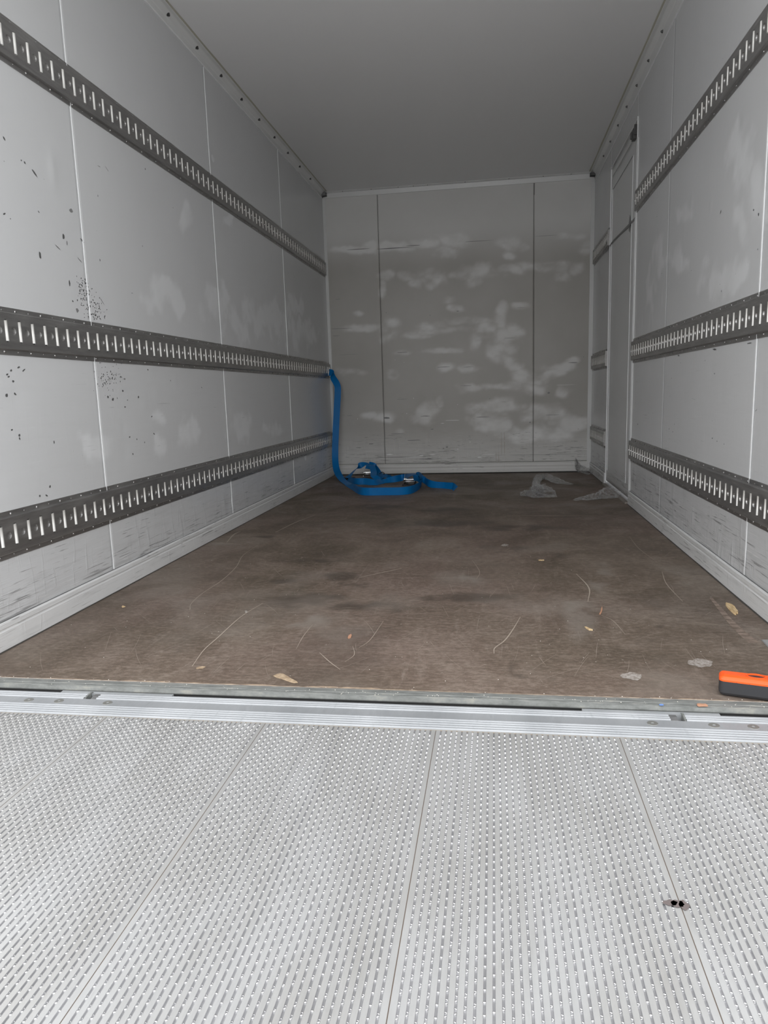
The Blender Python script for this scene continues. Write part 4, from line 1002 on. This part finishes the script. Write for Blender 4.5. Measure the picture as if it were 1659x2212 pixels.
# ------------------------------------------------------------------ clear film scraps
def film(name, segs, label, seed, root_loc):
    root = empty(name, root_loc)
    r2 = random.Random(seed); vs = []; fs = []
    for seg in segs:
        pts = smooth_pts([np.array(p[:3]) for p in seg], 7); rad = smooth_pts([np.array([p[3], p[4]]) for p in seg], 7); n = 18; base = len(vs); m_ = len(pts)
        for i, p in enumerate(pts):
            T = pts[min(i + 1, m_ - 1)] - pts[max(i - 1, 0)]; T[2] = 0; T /= np.linalg.norm(T) + 1e-9; S = np.array([-T[1], T[0], 0])
            for k_ in range(n):
                a = 2 * math.pi * k_ / n
                cr = 0.50 + 0.75 * float(fbm(i * .8 + seed, k_ * 1.1, 2, seed)) + 0.26 * r2.uniform(-1, 1)
                q_ = p + S * math.cos(a) * rad[i][0] * cr + np.array([0, 0, 1]) * (math.sin(a) * rad[i][1] * cr) + T * .008 * r2.uniform(-1, 1)
                q_[2] = max(q_[2], .0015 + .001 * r2.random()); vs.append(q_ - np.array(root_loc))
        for i in range(m_ - 1):
            for k_ in range(n):
                fs.append((base + i * n + k_, base + i * n + (k_ + 1) % n, base + (i + 1) * n + (k_ + 1) % n, base + (i + 1) * n + k_))
    o = mk('film', vs, fs, M_FILM, root)
    tag(root, label, 'plastic film', 'clear film scraps on the rear floor'); return root
def fz(u, v, a, h): p = atz(u, v, 0); return (p[0], p[1], h * .33, a * .85, h * .6)
p = atz(1160, 1065); film('plastic_film', [[fz(1123, 1071, .025, .025), fz(1133, 1071, .055, .045), fz(1143, 1071, .06, .045), fz(1150, 1072, .05, .04)], [fz(1147, 1072, .04, .035), fz(1155, 1073, .09, .085), fz(1166, 1074, .11, .10), fz(1177, 1074, .10, .085), fz(1187, 1068, .03, .03)],
      [fz(1162, 1068, .06, .07), fz(1158, 1060, .035, .07), fz(1158, 1050, .035, .05), fz(1161, 1041, .04, .04), fz(1168, 1034, .05, .045), fz(1180, 1034, .06, .05), fz(1195, 1039, .065, .04), fz(1208, 1044, .06, .035), fz(1222, 1046, .035, .02), fz(1236, 1047, .02, .012)]],
      'crumpled clear plastic film with a long tail in the middle of the rear floor', 3, (float(p[0]), float(p[1]), 0))
p = atz(1290, 1078); film('plastic_film', [[fz(1241, 1082, .015, .012), fz(1255, 1080, .03, .025), fz(1270, 1080, .045, .035), fz(1284, 1078, .05, .045), fz(1296, 1077, .055, .05), fz(1308, 1076, .08, .07), fz(1319, 1074, .09, .08), fz(1328, 1072, .05, .045)]],
      'crumpled clear plastic film lying beside the side door', 8, (float(p[0]), float(p[1]), 0))
film('plastic_film', [[(2.33, 6.86, .10, .035, .04), (2.34, 6.86, .07, .05, .05), (2.36, 6.85, .04, .05, .04), (2.40, 6.80, .03, .05, .03), (2.43, 6.66, .02, .04, .02)]],
     'crumpled clear plastic film tucked in the right corner below the bulkhead', 12, (2.36, 6.82, 0))

# ------------------------------------------------------------------ orange and black case at the right
def rbox(name, x0, x1, y0, y1, z0, z1, r, parent, m, top=None, seg=3, chz=.006):
    """box with rounded vertical corners, chamfered top or bottom"""
    def outl(ins):
        pts = []
        for cx, cy, a0 in ((x1 - r, y1 - r, 0), (x0 + r, y1 - r, 90), (x0 + r, y0 + r, 180), (x1 - r, y0 + r, 270)):
            for k_ in range(seg + 1):
                a = math.radians(a0 + 90 * k_ / seg); pts.append((cx + (r - ins) * math.cos(a), cy + (r - ins) * math.sin(a)))
        return pts
    levels = [(z0, 0, ), (z1, 0)]
    if top == 'both': levels = [(z0, chz), (z0 + chz * .4, chz * .35), (z0 + chz, 0), (z1, 0)]
    if top == 'up': levels = [(z0, 0), (z1 - chz, 0), (z1 - chz * .35, chz * .35), (z1, chz)]
    vs = []; n = 4 * (seg + 1)
    for z, ins in levels: vs += [(a, b_, z) for a, b_ in outl(ins)]
    fs = [(j * n + i, j * n + (i + 1) % n, (j + 1) * n + (i + 1) % n, (j + 1) * n + i) for j in range(len(levels) - 1) for i in range(n)]
    fs += [tuple(range(n))[::-1], tuple(range((len(levels) - 1) * n, len(levels) * n))]
    return mk(name, vs, fs, m, parent, False)
cp0 = np.array([2.1337, 1.8196]); ang = math.atan2(-.0299, .1071)
CS = empty('tool_case', (cp0[0], cp0[1], 0.0008), ang); tag(CS, 'small orange-topped black plastic tool case on the sill edge at right', 'tool case')
rbox('case_base', 0, .27, -.002, .050, 0, .0405, .012, CS, M_BPLAST, 'both', 5, .010)
def case_lid():
    """orange lid with a pinched rim, raised ridge and an oval recess"""
    oc = (.084, .0290); rx, ry = .021, .0125
    outer = []; x0, x1, y0, y1, r = -.0005, .2705, -.0025, .0505, .0125
    for cx, cy, a0 in ((x1 - r, y1 - r, 0), (x0 + r, y1 - r, 90), (x0 + r, y0 + r, 180), (x1 - r, y0 + r, 270)):
        for k_ in range(6): a = math.radians(a0 + 18 * k_); outer.append((cx + r * math.cos(a), cy + r * math.sin(a), (cx, cy, r, a)))
    n = len(outer); vs = []
    for ins, z in ((0, .0400), (0, .0440), (.0018, .0480), (.0055, .0512)):
        vs += [(cx + (r - ins) * math.cos(a), cy + (r - ins) * math.sin(a), z) for _, _, (cx, cy, r, a) in outer]
    fs = [(j * n + i, j * n + (i + 1) % n, (j + 1) * n + (i + 1) % n, (j + 1) * n + i) for j in range(3) for i in range(n)]
    ring = [(vs[3 * n + i][0], vs[3 * n + i][1]) for i in range(n)]
    ov = [(oc[0] + rx * math.cos(2 * math.pi * i / 20), oc[1] + ry * math.sin(2 * math.pi * i / 20)) for i in range(20)]
    ridge = [(.012, .016), (.045, .014), (.062, .011), (.084, .0095), (.110, .011), (.25, .014)]
    V = [Vector(q_) for q_ in ring + ov + ridge]
    E = [(i, (i + 1) % n) for i in range(n)] + [(n + i, n + (i + 1) % 20) for i in range(20)] + [(n + 20 + i, n + 21 + i) for i in range(len(ridge) - 1)]
    vv, ee, ff, *_ = geometry.delaunay_2d_cdt(V, E, [], 1, 1e-7)
    b0 = len(vs)
    for q_ in vv:
        z = .0512
        if any((q_ - Vector(rr)).length < 1e-5 for rr in ridge): z = .0535
        vs.append((q_.x, q_.y, z))
    for f in ff:
        c = sum((vv[i] for i in f), Vector((0, 0))) / len(f)
        if ((c.x - oc[0]) / rx) ** 2 + ((c.y - oc[1]) / ry) ** 2 < .93: continue
        fs.append(tuple(b0 + i for i in f))
    return vs, fs, oc, rx, ry
vs, fs, oc, rx, ry = case_lid(); lid = mk('case_lid', vs, fs, M_ORANGE, CS)
m = MB(); n = 20; v = []
for k_, z in ((1.12, .0512), (1.10, .0535), (1.0, .0535), (.98, .0480)): v += [(oc[0] + rx * k_ * math.cos(2 * math.pi * i / n), oc[1] + ry * (k_ + (k_ - 1) * .5) * math.sin(2 * math.pi * i / n), z) for i in range(n)]
m.add(v, [(j * n + i, j * n + (i + 1) % n, (j + 1) * n + (i + 1) % n, (j + 1) * n + i) for j in range(3) for i in range(n)]); m.build('recess_rim', M_ORANGE, lid)
m = MB(); m.add([(oc[0] + rx * .99 * math.cos(2 * math.pi * i / n), oc[1] + ry * .99 * math.sin(2 * math.pi * i / n), .0495) for i in range(n)], [tuple(range(n))]); tag(m.build('oval_inset', M_BPLAST, lid), label='black oval inset')

# ------------------------------------------------------------------ small things lying about
def sliver(name, pxs, m, label, cat, th=.003, group=None, z=0.0006):
    P_ = [atz(u, v, 0) for u, v in pxs]; c = sum(P_) / len(P_); r2 = random.Random(len(pxs)); n = len(P_)
    vs = [(p[0] - c[0], p[1] - c[1], 0) for p in P_] + [((p[0] - c[0]) * .93, (p[1] - c[1]) * .93, th * r2.uniform(.7, 1.1)) for p in P_]
    fs = [tuple(range(n))[::-1], tuple(range(n, 2 * n))] + [(i, (i + 1) % n, n + (i + 1) % n, n + i) for i in range(n)]
    me = bpy.data.meshes.new(name); me.from_pydata([tuple(map(float, v)) for v in vs], [], fs)
    bm = bmesh.new(); bm.from_mesh(me); bmesh.ops.recalc_face_normals(bm, faces=bm.faces); bm.to_mesh(me); bm.free()
    o = link(name, me, m); o.location = (float(c[0]), float(c[1]), z); tag(o, label, cat, group or ('splinters and chips on the plywood floor' if cat in ('wood splinter', 'wood chip', 'wood flake') else None)); return o
k = 1 / 10.434
sliver('wood_splinter', [(1500 + a * k, 1260 + b_ * k) for a, b_ in [(700, 460), (735, 458), (790, 480), (840, 490), (905, 550), (950, 610), (990, 660), (950, 680), (985, 705), (930, 690), (945, 730), (890, 705), (830, 650), (760, 580), (705, 505)]], M_WOOD,
       'large pale wood splinter with frayed end near the right wall', 'wood splinter', .006)
k = 1 / 13.825
sliver('plywood_flake', [(560 + a * k, 1440 + b_ * k) for a, b_ in [(405, 278), (500, 235), (620, 212), (700, 222), (840, 290), (980, 380), (1090, 440), (1150, 470), (1155, 490), (1040, 500), (900, 465), (760, 410), (640, 370), (530, 345)]], M_TAN,
       'flat tan plywood flake beside the sill left of centre', 'wood flake', .002)
k = 1 / 3.318
S_ = lambda o_, l: [(o_[0] + a * k, o_[1] + b_ * k) for a, b_ in l]
sliver('wood_chip', S_((400, 1080), [(1165, 992), (1172, 975), (1190, 965), (1195, 972), (1188, 990), (1172, 997)]), M_PINKW, 'tiny orange-brown wood chip on the floor centre', 'wood chip', .003)
sliver('wood_splinter', S_((900, 1080), [(1203, 912), (1215, 912), (1245, 927), (1264, 933), (1262, 938), (1235, 936), (1215, 924)]), M_WOOD, 'thin yellow wood splinter right of the floor centre', 'wood splinter', .003)
sliver('wood_splinter', S_((900, 1080), [(1308, 820), (1318, 800), (1322, 780), (1330, 763), (1333, 785), (1327, 808), (1316, 824)]), M_PINKW, 'thin pinkish wood sliver above the yellow splinter', 'wood splinter', .002)
sliver('wood_splinter', S_((900, 1080), [(872, 431), (890, 429), (915, 430), (915, 435), (892, 437), (874, 436)]), M_WOOD, 'tiny wood sliver in the rear half of the floor', 'wood splinter', .002)
sliver('paper_disc', S_((400, 1080), [(427, 800), (433, 795), (443, 796), (448, 803), (443, 811), (432, 810)]), M_STAIN, 'small round grey paper disc beside the long left scratch', 'paper scrap', .0015)
k = 1 / 4.1475
sliver('wood_chip', S_((0, 1200), [(1090, 462), (1098, 452), (1112, 455), (1124, 460), (1110, 466), (1095, 468)]), M_WOOD, 'tiny pale wood chip near the left wall', 'wood chip', .002)
k = 1 / 6.405
sliver('bark_scrap', S_((1400, 1500), [(672, 140), (700, 136), (750, 140), (800, 145), (830, 158), (825, 172), (770, 170), (700, 172), (678, 160)]), M_PINKW, 'small reddish bark scrap on the sill at right', 'scrap', .0025)
sliver('blue_scrap', S_((1400, 1500), [(152, 143), (180, 139), (215, 143), (215, 156), (180, 158), (155, 154)]), M_BLUEP, 'small blue paper scrap on the sill at right', 'scrap', .0012)
k = 1
sliver('floor_plate', [(1644, 1383), (1700, 1384), (1720, 1440), (1680, 1420), (1661, 1401)], M_PLATE, 'grey metal plate corner on the floor at the right edge', 'plate', .004)
cb = MB()
r_ = random.Random(21)
for i in range(260):
    if i < 130: x = r_.uniform(.03, W - .03); y_ = Y0 + .01 + abs(r_.gauss(0, 1.3))
    else: x = r_.uniform(.03, W - .03); y_ = r_.choice([1.775, 1.757, 1.765, Y0 + .005]) + r_.gauss(0, .003)
    if y_ > 6.8 or y_ < 1.75: continue
    s_ = r_.uniform(.0006, .0014); z_ = .0004
    cb.add([(x - s_, y_ - s_ * .6, z_), (x + s_, y_ - s_, z_), (x + s_ * .7, y_ + s_, z_), (x - s_, y_ + s_ * .8, z_), (x, y_, z_ + s_)], [(0, 1, 4), (1, 2, 4), (2, 3, 4), (3, 0, 4), (3, 2, 1, 0)])
tag(cb.build('crumbs', M_CRUMB), 'pale crumbs and grit scattered over the floor', 'grit', kind='stuff')
